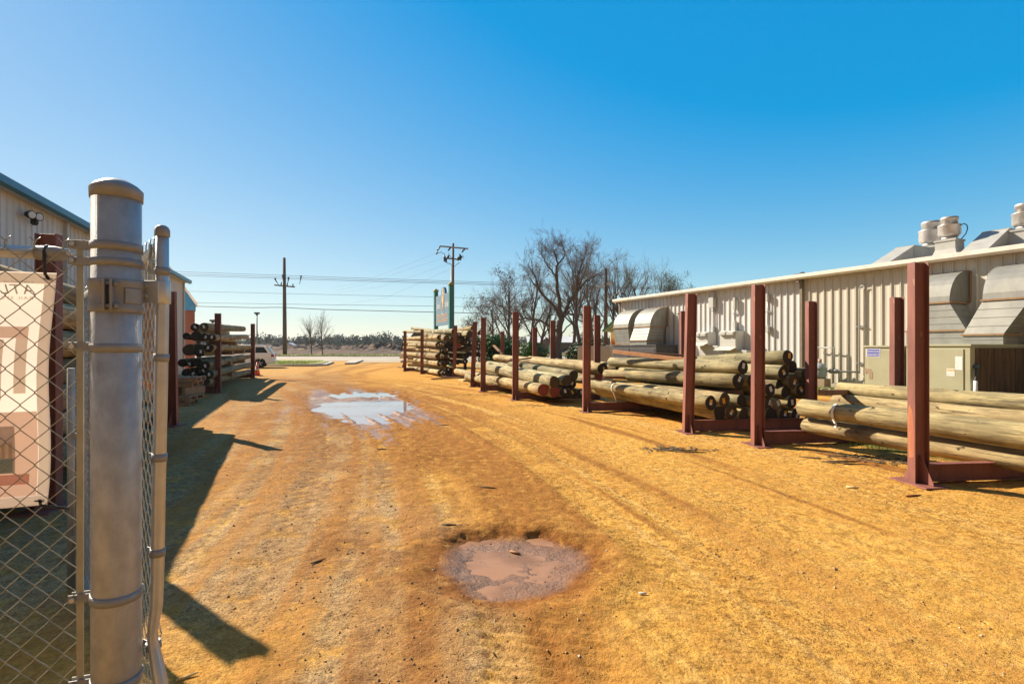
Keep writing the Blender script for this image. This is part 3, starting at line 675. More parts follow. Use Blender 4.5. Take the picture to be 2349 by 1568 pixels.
# middle pile, tagged ends between the third and the second rack
g2 = 'poles of the middle pile on the right'
D = dict
rows('middle pile on the right', g2, [
 ('bottom', [D(nd=(1651, 948), Yd=9.75, fd=(1357, 892), r=.135, end='d'), D(nd=(1678, 944), Yd=9.80, fd=None, length=4.6, r=.14, tag_='h', end='b'),
             D(nd=(1706, 950), Yd=9.85, fd=None, length=4.6, r=.135, end='b'), D(nd=(1736, 950), Yd=9.85, fd=None, length=4.6, r=.13),
             D(nd=(1768, 950), Yd=9.90, fd=None, length=4.6, r=.135), D(nd=(1798, 950), Yd=9.95, fd=None, length=4.6, r=.125, tag_='h'), D(nd=(1825, 950), Yd=10.00, fd=None, length=4.6, r=.12, tag_='w')]),
 ('second', [D(nd=(1632, 924), Yd=9.65, fd=(1355, 881), r=.135, tag_='h', mi=0), D(nd=(1663, 918), Yd=9.75, fd=None, length=4.6, r=.132, tag_='y', end='b', mi=2),
             D(nd=(1700, 918), Yd=9.85, fd=None, length=4.7, r=.115, mi=1), D(nd=(1735, 922), Yd=9.90, fd=None, length=4.6, r=.12),
             D(nd=(1761, 925), Yd=9.95, fd=None, length=4.6, r=.12, tag_='w', end='b'), D(nd=(1782, 926), Yd=9.95, fd=None, length=4.6, r=.11, tag_='w', end='l'), D(nd=(1815, 923), Yd=10.00, fd=None, length=4.6, r=.125, tag_='w')]),
 ('third', [D(nd=(1767, 895), Yd=9.85, fd=None, length=4.5, r=.125, tag_='w'), D(nd=(1802, 898), Yd=10.05, fd=None, length=4.5, r=.12), D(nd=(1836, 893), Yd=10.05, fd=None, length=4.6, r=.125, tag_='h'), D(nd=(1857, 906), Yd=10.15, fd=None, length=4.6, r=.11)]),
 ('fourth', [D(nd=(1691, 875), Yd=9.85, fd=(1391, 857), r=.142, tag_='w', mi=0), D(nd=(1724, 874), Yd=10.05, fd=None, length=4.4, r=.13), D(nd=(1790, 880), Yd=10.15, fd=None, length=4.4, r=.12),
             D(nd=(1821, 872), Yd=10.05, fd=None, length=4.6, r=.15, tag_='h', end='b'), D(nd=(1860, 876), Yd=10.25, fd=None, length=4.6, r=.115)]),
 ('fifth', [D(nd=(1703, 843), Yd=9.85, fd=(1402, 829), r=.135, tag_='w', mi=1), D(nd=(1796, 854), Yd=10.05, fd=(1480, 836), r=.138, tag_='h', mi=1),
            D(nd=(1818, 840), Yd=10.30, fd=None, length=4.4, r=.11), D(nd=(1849, 857), Yd=10.25, fd=None, length=4.6, r=.13, tag_='h')]),
 ('top', [D(nd=(1806, 819), Yd=10.15, fd=(1500, 834), r=.142, tag_='y', mi=1)]),
])
# low pile further on, red sprayed ends
g3 = 'poles of the low pile on the right'
rows('low pile by the hedge', g3, [
 ('bottom', [D(nd=(1247, 895), Yd=14.3, fd=(1048, 851), slope=-.34, r=.165, mi=2, end='r', say='bottom lane-side pole of the low pile with a red sprayed end'), D(nd=(1273, 899), Yd=14.3, fd=None, length=8, r=.155, end='r', say='red ended bottom pole beside the lane-side one in the low pile'),
             D(nd=(1293, 899), Yd=14.4, fd=None, length=8, r=.14, tag_='w', say='white tagged bottom pole of the low pile'), D(nd=(1313, 900), Yd=14.5, fd=None, length=8, r=.135, tag_='y', say='yellow tagged bottom pole of the low pile'),
             D(nd=(1332, 901), Yd=14.6, fd=None, length=8, r=.13, tag_='w', say='bottom pole nearest the fourth upright in the low pile')]),
 ('second', [D(nd=(1272, 875), Yd=14.2, fd=(1098, 839), r=.165, mi=1, end='b'), D(nd=(1301, 872), Yd=14.4, fd=(1118, 840), r=.16, mi=1, end='b'), D(nd=(1317, 862), Yd=14.8, fd=(1170, 834), r=.15, mi=1, end='b'),
             D(nd=(1313, 880), Yd=14.9, fd=None, length=7, r=.13, tag_='w', say='white tagged pole low behind the second layer of the low pile'), D(nd=(1350, 872), Yd=15.2, fd=None, length=7, r=.13), D(nd=(1374, 864), Yd=15.0, fd=None, length=7, r=.14, end='r', say='red ended pole right of the fourth upright in the low pile')]),
 ('top', [D(nd=(1381, 846), Yd=14.6, fd=(1138, 819), r=.165, tag_='y', mi=2), D(nd=(1420, 842), Yd=15.0, fd=(1215, 823), r=.14, mi=2), D(nd=(1230, 852), Yd=20.0, fd=(1120, 833), r=.15, mi=1, say='short looking pole crossing the far half of the low pile')]),
])
# tall stack at the road end
g4 = 'poles of the tall stack at the road end'
def S6(X_, Y_): return ((1540+X_/5.593)/1.7437, (1280+Y_/5.593)/1.7437)
rows('tall far stack', g4, [
 ('bottom', [D(nd=S6(1235, 1165), Yd=27.1, slope=-.36, fd=S6(420, 1045), r=0.140, tag_='w', mi=2), D(nd=S6(1330, 1190), Yd=26.9, fd=None, length=9, r=0.126, tag_='w'), D(nd=S6(1415, 1095), Yd=27.1, fd=None, length=9, r=0.140, tag_='w'), D(nd=S6(1700, 1150), Yd=28.0, fd=None, length=9, r=0.140)]),
 ('second', [D(nd=S6(1225, 960), Yd=27.1, slope=-.36, fd=S6(400, 885), r=0.150, tag_='w', mi=2), D(nd=S6(1320, 975), Yd=26.9, fd=None, length=9, r=0.175), D(nd=S6(1450, 945), Yd=27.1, fd=None, length=9, r=0.126, tag_='w'), D(nd=S6(1620, 940), Yd=27.7, fd=None, length=9, r=0.140), D(nd=S6(1790, 920), Yd=27.9, fd=None, length=9, r=0.154, tag_='w')]),
 ('third', [D(nd=S6(1205, 815), Yd=27.1, slope=-.36, fd=S6(400, 745), r=0.175, mi=2, end='b'), D(nd=S6(1315, 810), Yd=26.9, fd=None, length=9, r=0.133, tag_='w', end='b', mi=2), D(nd=S6(1410, 810), Yd=27.1, fd=None, length=9, r=0.133, tag_='w', end='b'), D(nd=S6(1560, 790), Yd=27.5, fd=None, length=9, r=0.140), D(nd=S6(1830, 790), Yd=28.0, fd=None, length=9, r=0.168), D(nd=S6(2090, 770), Yd=28.5, fd=None, length=8, r=0.140)]),
 ('fourth', [D(nd=S6(1280, 685), Yd=27.1, slope=-.36, fd=S6(400, 600), r=0.133, tag_='w', mi=2), D(nd=S6(1390, 665), Yd=27.0, fd=None, length=9, r=0.133, tag_='w'), D(nd=S6(1530, 650), Yd=27.5, fd=None, length=9, r=0.140), D(nd=S6(1650, 570), Yd=27.5, fd=None, length=9, r=0.154, end='r'), D(nd=S6(1870, 640), Yd=27.8, fd=None, length=9, r=0.154, end='b'), D(nd=S6(2090, 610), Yd=28.5, fd=None, length=8, r=0.140, tag_='w')]),
 ('fifth', [D(nd=S6(1185, 545), Yd=27.1, slope=-.36, fd=S6(430, 490), r=0.140, tag_='w', mi=2, end='b'), D(nd=S6(1300, 550), Yd=27.0, fd=None, length=9, r=0.119, tag_='w', end='b'), D(nd=S6(1430, 540), Yd=27.5, fd=None, length=9, r=0.140), D(nd=S6(1830, 510), Yd=27.7, fd=None, length=9, r=0.112, tag_='w'), D(nd=S6(1930, 520), Yd=28.1, fd=None, length=9, r=0.140, tag_='w'), D(nd=S6(2100, 510), Yd=28.5, fd=None, length=8, r=0.140, tag_='w')]),
 ('sixth', [D(nd=S6(1225, 375), Yd=27.1, slope=-.36, fd=S6(490, 415), r=0.140, tag_='w', mi=2), D(nd=S6(1370, 420), Yd=26.5, fd=S6(900, 330), r=0.175, mi=2, end='b'), D(nd=S6(1500, 430), Yd=27.5, fd=None, length=9, r=0.140, end='b'), D(nd=S6(1730, 420), Yd=27.7, fd=None, length=9, r=0.168), D(nd=S6(1850, 420), Yd=27.9, fd=None, length=9, r=0.140)]),
 ('top', [D(nd=S6(1560, 245), Yd=27.1, slope=-.36, fd=S6(415, 258), r=0.147, rf=0.119, mi=1), D(nd=S6(1660, 325), Yd=27.5, fd=None, length=9, r=0.140, tag_='w'), D(nd=S6(1905, 315), Yd=27.5, fd=S6(1500, 290), r=0.182, mi=1, end='b'), D(nd=S6(1970, 165), Yd=27.5, fd=S6(1500, 245), r=0.126, mi=2, say='upper pole slanting up to the right on the tall far stack'), D(nd=S6(2120, 275), Yd=28.5, fd=None, length=8, r=0.126, tag_='w', mi=2), D(nd=S6(1150, 245), Yd=33.0, fd=S6(600, 180), r=0.112, mi=0, say='odd topmost pole tip poking up at the road end of the tall far stack')]),
])
# tagged pile on the left, past the gate
g5 = 'poles of the tagged pile on the left'
def S4(X_, Y_): return ((600+X_/2.613)/1.7437, (1050+Y_/2.613)/1.7437)
rows('tagged left pile', g5, [
 ('bottom', [D(nd=S4(580, 1245), Yd=17.0, fd=S4(1040, 1135), r=.145, slope=-.36, mi=1), D(nd=S4(480, 1235), Yd=17.2, fd=None, length=9, r=.14)]),
 ('second', [D(nd=S4(612, 1172), Yd=17.0, fd=S4(1040, 1065), r=.14, tag_='w', mi=1, slope=-.36), D(nd=S4(545, 1130), Yd=17.2, fd=None, length=9, r=.13, tag_='w'), D(nd=S4(462, 1160), Yd=17.3, fd=None, length=9, r=.13, tag_='w'), D(nd=S4(370, 1150), Yd=17.4, fd=None, length=9, r=.13)]),
 ('third', [D(nd=S4(578, 1070), Yd=17.0, fd=S4(1045, 975), r=.14, tag_='w', mi=1, slope=-.36), D(nd=S4(500, 1050), Yd=17.2, fd=None, length=9, r=.14), D(nd=S4(420, 1052), Yd=17.3, fd=None, length=9, r=.13, tag_='w'), D(nd=S4(340, 1050), Yd=17.4, fd=None, length=9, r=.13)]),
 ('fourth', [D(nd=S4(620, 895), Yd=17.2, fd=S4(1050, 885), r=.14, tag_='w', mi=1, slope=-.36), D(nd=S4(525, 937), Yd=17.0, fd=None, length=9, r=.15, tag_='w', mi=1), D(nd=S4(418, 912), Yd=17.0, fd=None, length=9, r=.195, mi=1, end='b')]),
 ('fifth', [D(nd=S4(640, 782), Yd=17.0, fd=S4(1010, 775), r=.13, tag_='w', mi=2, slope=-.36), D(nd=S4(570, 782), Yd=17.1, fd=None, length=8.6, r=.13, tag_='w', mi=2), D(nd=S4(475, 770), Yd=17.1, fd=None, length=8.6, r=.17, mi=2), D(nd=S4(376, 770), Yd=17.3, fd=None, length=8.6, r=.12)]),
 ('top', [D(nd=S4(560, 675), Yd=17.0, fd=S4(975, 690), r=.145, tag_='w', mi=1, slope=-.36, end='b'), D(nd=S4(475, 675), Yd=17.2, fd=None, length=8.4, r=.13, tag_='w', mi=1)]),
])
# shaded pile behind the banner and the gate
g6 = 'poles of the shaded pile behind the gate'
def left_pile():
    ends = [(405, 905), (400, 865), (412, 850), (408, 818), (410, 780), (412, 745), (400, 707)]
    names = ['bottom', 'second', 'third', 'fourth', 'fifth', 'sixth', 'top']
    front = Vector((-6.93, 10.4, 0))
    for k in range(7):
        z = .40+.31*k
        for j in (range(4) if k < 6 else (1, 2, 3)):
            off = .22+.27*j+.06*(k % 2)
            far_ = front + Vector((-.92, -.39, 0))*off + Vector((-.39, .92, 0))*(.55+.35*((k*3+j*5) % 4)/4-.1*j); far_.z = z+lrng.uniform(-.015, .015)
            near = far_ + Vector((.404, -.915, 0))*(6.9 + .5*((k*2+j) % 3)); near.z = z
            pos = ['lane-side', 'second', 'third', 'innermost'][j] if k < 6 else ['', 'lane-side', 'second', 'innermost'][j]
            lab = f'{pos} pole of the {names[k]} layer in the shaded pile behind the gate' if pos in ('lane-side', 'innermost') else f'pole {pos} from the lane in the {names[k]} layer of the shaded pile behind the gate'
            log(near, far_, .155, .135, lab, g6, mi=2 if (k+j) % 3 else 0, end='b', far_end='l')
left_pile()

# ------------------------------------------------------------------ loose timber, straps, pallets
def board(name, a, c, wd, ht, label, m='plank', cat='board', group=None, up=ZU):
    b = MB(); b.bar(a, c, wd, ht, up); return tag(b.build(name, M[m], bev=.004), label, cat, group)
gs = 'timber spacers in the pole piles'
board('timber_spacer', at(1884, 900, 8.3), at(1945, 899, 9.1), .10, .09, 'short brown timber under the topmost pole of the near right pile', group=gs)
board('timber_spacer', at(1408, 806, 13.3), at(1580, 826, 11.3), .09, .09, 'orange brown timber sloping over the top of the middle pile', 'timber', group=gs)
board('timber_spacer', at(1440, 808, 13.4), at(1592, 816, 12.4), .09, .05, 'second brown timber lying flat behind the sloping one on the middle pile', group=gs)
board('timber_spacer', at(1386, 865, 13.2), at(1500, 866, 13.0), .12, .07, 'brown timber wedged between two layers at the far half of the middle pile', group=gs)
board('timber_spacer', at(1566, 902, 10.75), at(1705, 899, 10.2), .14, .09, 'brown timber carrying the upper layers at the near end of the middle pile', group=gs)
board('timber_spacer', at(1133, 792, 21), at(1152, 812, 19.5), .09, .05, 'brown board sticking up at the far end of the low pile', group=gs)
board('timber_spacer', at(1160, 832, 18.4), at(1188, 816, 18.0), .07, .05, 'brown stake standing slanted on the low pile', group=gs)
board('timber_spacer', at(1165, 828, 18.2), at(1220, 820, 18.2), .16, .05, 'flat board across the low pile behind the fifth upright', group=gs)
board('scrap_board', gr(990, 868.5, .05), gr(1076, 864, .05), .12, .06, 'long brown board on the dirt in front of the tall far stack', 'plank')
board('scrap_board', gr(1014, 864, .05), gr(1042, 862, .05), .14, .07, 'short brown board on the dirt left of the leaning upright', 'plank')
board('scrap_board', gr(1055, 871, .04), gr(1067, 873, .04), .2, .07, 'pale split block of wood on the dirt by the leaning uprights', 'chip')
board('scrap_board', gr(1222, 914, .04), gr(1290, 911.5, .04), .14, .04, 'board lying on the dirt below the red sprayed pole ends', 'plank')
for k, (Xa, Ya, Xb, Yb) in enumerate([(750, 840, 905, 845), (750, 945, 870, 940), (750, 1060, 855, 1050), (750, 1185, 870, 1165), (870, 940, 990, 930), (865, 1045, 990, 1030)]):
    a_ = at(*S4(Xa, Ya), 20.5 if Xa < 800 else 23.0); c_ = at(*S4(Xb, Yb), 20.3 if Xa < 800 else 23.0)
    board('timber_spacer', a_+Vector((-.5, -.1, 0)), c_, .14, .15, ['spacer between the top layers of the tagged left pile', 'nearer spacer below the fourth layer of the tagged left pile', 'nearer spacer below the third layer of the tagged left pile', 'spacer above the bottom layer of the tagged left pile', 'farther spacer below the fourth layer of the tagged left pile', 'farther spacer below the third layer of the tagged left pile'][k], 'pallet', group=gs)
for k, (Xa, Ya, Xb, Yb) in enumerate([(900, 645, 1050, 670), (900, 850, 1000, 860), (900, 1000, 1180, 1010)]):
    board('timber_spacer', at(*S6(Xa-380, Ya), 28.0), at(*S6(Xb-380, Yb), 27.8), .12, .14, ['spacer under the fourth layer of the tall far stack', 'spacer under the third layer of the tall far stack', 'spacer above the bottom layer of the tall far stack'][k], 'pallet', group=gs)
def strap(pts, label, wd=.03, group='straps round the poles'):
    b = MB(); pts = [Vector(p) for p in pts]; t_ = AX*wd
    vs = []
    for p in pts: vs += [p-t_/2, p+t_/2]
    b.add(vs, [(2*i, 2*i+1, 2*i+3, 2*i+2) for i in range(len(pts)-1)], 0, True)
    o = b.build('strap', M['strap'], fix=False); s_ = o.modifiers.new('s', 'SOLIDIFY'); s_.thickness = .004; return tag(o, label, 'strap', group)
def wrap(c, r, a0, a1, ext=1.03, n=14):
    return [c + NX*(-math.cos(R(a0+(a1-a0)*k/n)))*r*ext + ZU*math.sin(R(a0+(a1-a0)*k/n))*r*ext for k in range(n+1)]
ca = at(1838, 936, 8.4)+Vector((.387, -.922, 0))*.62; cb_ = at(1850, 974, 8.45)+Vector((.387, -.922, 0))*.55
strap(wrap(ca, .137, 100, -30)+wrap(cb_+AX*-.02, .122, 40, -70), 'white strap round the two front poles of the near right pile', .045)
cc = at(1838, 936, 8.4)+Vector((.387, -.922, 0))*3.28
strap(wrap(cc, .15, 100, -70), 'white strap at the right edge round the thick front pole', .05)
def strap_loop():
    b = MB(); c = at(1893, 898, 8.55); pts = [c+Vector((.07*math.cos(t), .03*math.sin(t), .035+.03*math.sin(t+.5))) for t in [k*.42 for k in range(16)]]
    b.tube(pts, .007, 5); tag(b.build('strap', M['strap']), 'loose white strap loop lying on the short timber', 'strap', 'straps round the poles')
strap_loop()
cd = at(1355, 886, 13.6)+Vector((.387, -.922, 0))*2.0; 
a_ = at(1632, 924, 9.65); c_ = at(1355, 881, 13.6); q_ = a_.lerp(c_, .73)
strap(wrap(q_, .127, 80, -60)+[q_+Vector((-.02, -.12, -.30))], 'white strap hanging from the lower front poles of the middle pile', .035)
for (X_, Y_, YY, lab) in ((1070, 320, 26.5, 'white strap tied over the top of the tall far stack left of centre'), (1320, 290, 25.6, 'white strap hanging off the top pole of the tall far stack')):
    p = at(*S6(X_, Y_-75), YY); q = at(*S6(X_-25, Y_+60), YY-.1)
    b = MB(); b.tube([p, p.lerp(q, .5)+Vector((.05, -.02, 0)), q], .018, 5); tag(b.build('strap', M['strap']), lab, 'strap', 'straps round the poles')
p, q = at(*S6(1755, 175), 24.4), at(*S6(1705, 305), 24.4)
b = MB(); b.tube([p, q], .018, 5); tag(b.build('strap', M['strap']), 'white strap over the slanting upper pole of the tall far stack', 'strap', 'straps round the poles')
def pallet(o, rz, label, tilt=0, sc=1):
    t = thing('wooden_pallet', o, label, 'pallet', 'pallets by the left rack'); Mz = rotz(rz)
    o = Vector(o)
    for k in range(3):
        b = MB(); b.box(o+Mz @ Vector((0, -.45+.45*k, .065)), (1.15, .09, .09), Mz); b.build('stringer', M['pallet'], t, .003)
    for k in range(6):
        b = MB(); b.box(o+Mz @ Vector((-.52+.208*k, 0, .121)), (.11, 1.02, .02), Mz); b.build('deck_board', M['pallet'], t, .002)
    for k in range(3):
        b = MB(); b.box(o+Mz @ Vector((-.5+.5*k, 0, .01)), (.11, 1.02, .02), Mz); b.build('deck_board', M['pallet'], t, .002)
pg = Vector((-9.35, 14.0, 0))
pallet(pg, .35, 'lowest pallet of the little stack on the left, beside the upright')
pallet(pg+Vector((.05, .1, .135)), .2, 'second pallet from the ground in the little stack on the left')
pallet(pg+Vector((-.1, .5, .62)), .3, 'topmost pallet of the little stack on the left')
pallet(pg+Vector((-.15, .45, .48)), .26, 'pallet right under the topmost one on the left')
b = MB()
for k in range(3): b.box(pg+Vector((-.4+.4*k, .4, .375)), (.1, .9, .2))
tag(b.build('pallet_block_stack', M['pallet']), 'blocks holding up the upper two pallets on the left', 'wood blocks')
# ------------------------------------------------------------------ right building
WO = Vector((6.8, 32.4, 0)); WU = Vector((.432, -.902, 0)).normalized(); WN = Vector((-.902, -.432, 0)).normalized(); WL = 27.0; EH = 4.42
def W(s, off, h): return WO + WU*s + WN*off + ZU*h
def wp(dx, dy, off=0.0):
    rx = (dx-CX)/F; Yd = (off+WO.dot(WN))/(rx*WN.x+WN.y); p = at(dx, dy, Yd)
    return (p-WO).dot(WU), p.z
WMX = Matrix((WU, WN, ZU)).transposed()
def wbox(b, s0, s1, o0, o1, h0, h1, mi=0): b.box(W((s0+s1)/2, (o0+o1)/2, (h0+h1)/2), (abs(s1-s0), abs(o1-o0), abs(h1-h0)), WMX, mi)
bld = thing('metal_building', W(WL/2, 0, 0), 'long low beige ribbed metal building with ducts along its wall on the right', 'building')
def ribbed(b, s0, s1, h0, h1, mi, pitch=.305):
    pts = []; s = s0; k = 0
    while s < s1-.01:
        for (u, d) in ((0, 0), (.06, 0), (.075, .006), (.09, .006), (.105, 0), (.19, 0), (.205, .006), (.22, .006), (.235, 0), (.252, 0), (.266, .048), (.290, .048)):
            if s+u <= s1: pts.append((s+u, d))
        s += pitch
    pts.append((s1, 0)); vs = []
    for (u, d) in pts: vs += [W(u, d, h0), W(u, d, h1)]
    b.add(vs, [(2*i, 2*i+1, 2*i+3, 2*i+2) for i in range(len(pts)-1)], mi)
b = MB(); s_split = wp(1842, 700)[0]
ribbed(b, .02, s_split-.02, .18, EH, 1); ribbed(b, s_split+.02, WL, .18, EH, 0)
wbox(b, 0, WL, -.25, -.04, .02, EH-.02, 0); b.build('wall', [M['panel'], M['panel_rib']], bld, fix=False)
b = MB(); wbox(b, -.02, WL, -.2, .03, -.1, .17); b.build('foundation', M['concrete'], bld)
b = MB(); wbox(b, -.02, .13, -.02, .06, .18, EH-.02); b.build('corner_trim', M['soffit'], bld)
b = MB(); b.add([W(-.12, -12.0, EH+.75), W(WL, -12.0, EH+.75), W(WL, .30, EH+.10), W(-.12, .30, EH+.10)], [(0, 1, 2, 3)])
r_ = b.build('roof', M['roofmetal'], bld, fix=False); r_.modifiers.new('s', 'SOLIDIFY').thickness = .08
b = MB(); b.prism([(.30, EH+.13), (.45, EH+.16), (.45, EH+.02), (.34, EH-.05), (.30, EH-.05)], W(-.14, 0, 0), WN, ZU, WU*(WL+.1)); b.build('gutter', M['roofmetal'], bld, .006)
b = MB(); wbox(b, -.12, WL, .002, .295, EH-.02, EH+.04); b.build('soffit', M['soffit'], bld)
b = MB(); wbox(b, s_split-.06, s_split+.06, .04, .14, .2, EH-.03); wbox(b, s_split-.06, s_split+.06, .04, .36, EH-.16, EH-.06); b.build('downspout', M['soffit'], bld, .006)
b = MB(); wbox(b, -.1, .0, -11.5, -.05, .1, EH+.3); b.build('end_wall', M['panel'], bld)

# ---- porch with green roof behind the far corner
pr = thing('porch', W(-1.2, -3, 0), 'cream and green timber porch peeking out behind the far end of the building', 'porch')
c0 = at(1396, 760, 36.5); c1 = at(1432, 728, 36.0)
b = MB(); b.bar(c0, c1+(c1-c0)*.4, 3.0, .12); b.build('porch_roof', M['green_roof'], pr)
b = MB(); p0, p1, p2, p3 = at(1400, 765, 36), at(1432, 736, 36), at(1432, 786, 36), at(1400, 772, 36)
b.add([p0, p1, p2, at(1400, 783, 36)], [(0, 1, 2, 3)]); g_ = b.build('gable_board', M['cream'], pr, fix=False); g_.modifiers.new('s', 'SOLIDIFY').thickness = .15
b = MB(); b.bar(at(1404, 776, 35.8), at(1404, 840, 35.8), .18, .18); b.build('porch_post', M['timber'], pr)
b = MB(); b.bar(at(1404, 795, 35.7), at(1424, 778, 35.7), .12, .12, WN); b.bar(at(1404, 778, 35.6), at(1415, 792, 35.6), .12, .12, WN); b.build('brace', M['timber'], pr)

# ---- ducts that leave the wall and turn down
def duct(name, label, stations, seams, group='wall ducts'):
    """stations: list of (s0, s1, outer(off,h), inner(off,h))"""
    b = MB(); vs = []
    for (s0, s1, o, i) in stations: vs += [W(s0, *o), W(s1, *o), W(s1, *i), W(s0, *i)]
    fs = []
    for k in range(len(stations)-1):
        for j in range(4): fs.append((4*k+j, 4*k+(j+1) % 4, 4*k+4+(j+1) % 4, 4*k+4+j))
    n = len(stations); fs.append((4*n-4, 4*n-3, 4*n-2, 4*n-1))
    b.add(vs, fs)
    st = stations[-1]; t = thing(name, W((st[0]+st[1])/2, (st[2][0]+st[3][0])/2, st[2][1]), label, 'duct', group)
    b.build('duct_shell', M['duct'], t)
    for k in range(len(stations)-4, len(stations)-1):
        (a0_, a1_, ao, ai), (b0_, b1_, bo, bi) = stations[k], stations[k+1]; n_ = 3 if k == len(stations)-3 else 1
        for r_ in range(1, n_+1):
            f = r_/(n_+1); u0, u1 = a0_+(b0_-a0_)*f, a1_+(b1_-a1_)*f; oo, hh = ao[0]+(bo[0]-ao[0])*f, ao[1]+(bo[1]-ao[1])*f; io, ih = ai[0]+(bi[0]-ai[0])*f, ai[1]+(bi[1]-ai[1])*f
            f_ = MB(); f_.bar(W(u0-.004, oo+.004, hh), W(u1+.004, oo+.004, hh), .012, .016); f_.bar(W(u1+.004, oo, hh), W(u1+.004, io, ih), .012, .016); f_.build('seam', M['duct_seam'], t)
    for k in seams:
        s0, s1, o, i = stations[k]; q = [W(s0-.015, *o), W(s1+.015, *o), W(s1+.015, *i), W(s0-.015, *i)]
        c = sum(q, Vector())/4; q = [c+(p-c)*1.025 for p in q]; f = MB()
        for j in range(4): f.bar(q[j], q[(j+1) % 4], .055, .05)
        f.build('flange', M['duct_rust'], t)
    return t
def elbow(s0, s1, top, depth_h, off_in, n=8, off0=.04):
    """wall exit with its top at height top and clear height depth_h, turning down at radius"""
    st = []
    rin = .06; hp = top-depth_h-rin                 # pivot
    st.append((s0, s1, (off0, top), (off0, top-depth_h)))
    for k in range(n+1):
        a = math.pi/2*(1-k/n); c = (off_in, top-depth_h-rin)
        st.append((s0, s1, (c[0]+(rin+depth_h)*math.cos(a), c[1]+(rin+depth_h)*math.sin(a)), (c[0]+rin*math.cos(a), c[1]+rin*math.sin(a))))
    return st
def lin(st, s0, s1, oo, oi, h): st.append((s0, s1, (oo, h), (oi, h)))
OFF = 3.55                                           # face of the sage units from the wall
# near pair
sR = wp(2186, 700, 1.0)[0]; sL = wp(2098, 700, 1.0)[0]
hT = wp(2186, 622, .6)[1]
st = elbow(sL, sR, hT, .95, .20); hE = st[-1][2][1]
lin(st, sL, sR, 1.21, .26, hE-.02); s2 = wp(2218, 755, 1.25)[0]; lin(st, sL-.1, s2, 1.28, .4, wp(2218, 757, 1.25)[1]); lin(st, sL-.1, s2, 1.28, .4, 1.66)
duct('wall_duct', 'rusty elbow duct partly hidden by the nearest front post', st, [0, 9, 11])
sL = wp(2262, 690, 1.1)[0]; sR = wp(2372, 690, 1.1)[0]; hT = wp(2330, 603, .7)[1]
st = elbow(sL, sR, hT, 1.0, .25); hE = st[-1][2][1]
lin(st, sL, sR, 1.31, .31, hE-.02); sa, sb = wp(2209, 770, 1.6)[0], wp(2302, 770, 1.6)[0]; lin(st, sa, sb, 1.62, .7, wp(2209, 768, 1.6)[1]); lin(st, sa, sb, 1.62, .7, 1.66)
duct('wall_duct', 'broad slanting elbow duct at the right edge above the coil', st, [9, 11])
# far pair
sL = wp(1418, 740, .9)[0]; sR = wp(1452, 740, .9)[0]; hT = wp(1452, 709, .5)[1]
st = elbow(sL, sR, hT, 1.05, .15); hE = st[-1][2][1]
lin(st, sL, sR, 1.26, .21, hE-.02); lin(st, sL+.1, sR, 1.15, .3, hE-.95); lin(st, sL+.1, sR, 1.15, .3, 1.72)
duct('wall_duct', 'far left elbow duct of the pale pair at the building corner', st, [9, 11])
sL = wp(1466, 740, .9)[0]; sR = wp(1503, 740, .9)[0]; hT = wp(1490, 706, .5)[1]
st = elbow(sL, sR, hT, 1.05, .15); hE = st[-1][2][1]
lin(st, sL, sR, 1.26, .21, hE-.02); lin(st, sL-.1, sR, 1.5, .35, hE-.75); lin(st, sL-.1, sR, 1.5, .35, 1.72)
duct('wall_duct', 'right elbow duct of the pale pair beside the black drain pipe', st, [0, 9, 11])

# ---- ground units
def unit(label, s0, s1, o0, o1, h, m, panels, name='air_handler', group=None):
    t = thing(name, W((s0+s1)/2, (o0+o1)/2, 0), label, 'air unit', group)
    b = MB(); wbox(b, s0, s1, o0, o1, .12, h-.06); b.build('cabinet', M[m], t, .008)
    b = MB(); wbox(b, s0-.03, s1+.03, o0-.03, o1+.03, h-.058, h); b.build('lid', M[m], t, .008)
    b = MB(); wbox(b, s0+.02, s1-.02, o0+.02, o1-.02, -.05, .118); b.build('base', M['dark_unit'], t)
    for (a, c, h0, h1) in panels:
        b = MB(); wbox(b, a, c, o1+.001, o1+.018, h0, h1); b.build('access_panel', M[m], t, .006)
    return t
def wtext(txt, size, s, off, h, m, parent, name, flip=False, ex=None, ey=ZU, sx=1):
    cu = bpy.data.curves.new('t', 'FONT'); cu.body = txt; cu.size = size; cu.align_x = 'CENTER'; cu.align_y = 'CENTER'; cu.extrude = .0015
    o = bpy.data.objects.new('t', cu); COL.objects.link(o); dg = bpy.context.evaluated_depsgraph_get()
    me_ = bpy.data.meshes.new_from_object(o.evaluated_get(dg)); bpy.data.objects.remove(o); bpy.data.curves.remove(cu)
    ex = ex if ex is not None else WU; nrm = ex.cross(ey)
    if flip: ex = -ex
    org = s if isinstance(s, Vector) else W(s, off, h)
    b = MB(); b.add([org+ex*v.co.x*sx+ey*v.co.y+nrm*v.co.z for v in me_.vertices], [list(p.vertices) for p in me_.polygons])
    bpy.data.meshes.remove(me_); return b.build(name, m, parent)
sA0, hA = wp(1984, 791, OFF); sA1 = wp(2068, 791, OFF)[0]; sB0 = wp(2079, 791, OFF)[0]; sB1 = wp(2226, 788, OFF)[0]; hU = 1.64
ua = unit('narrow sage air handler with a blue sticker between two uprights', sA0, sA1, .35, OFF, hU, 'unit', [(sA0+.08, sA1-.06, .2, hU-.13)], group='sage air units')
sx0, hx = wp(3100/1.7437+878/2.24/1.7437, (1300+247/2.24)/1.7437, OFF+.03)
b = MB(); wbox(b, sx0-.20, sx0+.20, OFF+.019, OFF+.023, hx-.125, hx+.125); wbox(b, sx0-.18, sx0+.18, OFF+.0235, OFF+.0245, hx-.108, hx+.108, 1)
b.build('sticker', [M['tagw'], mat('sticker_blue', (.10, .13, .52), (.09, .12, .47), 3)], ua)
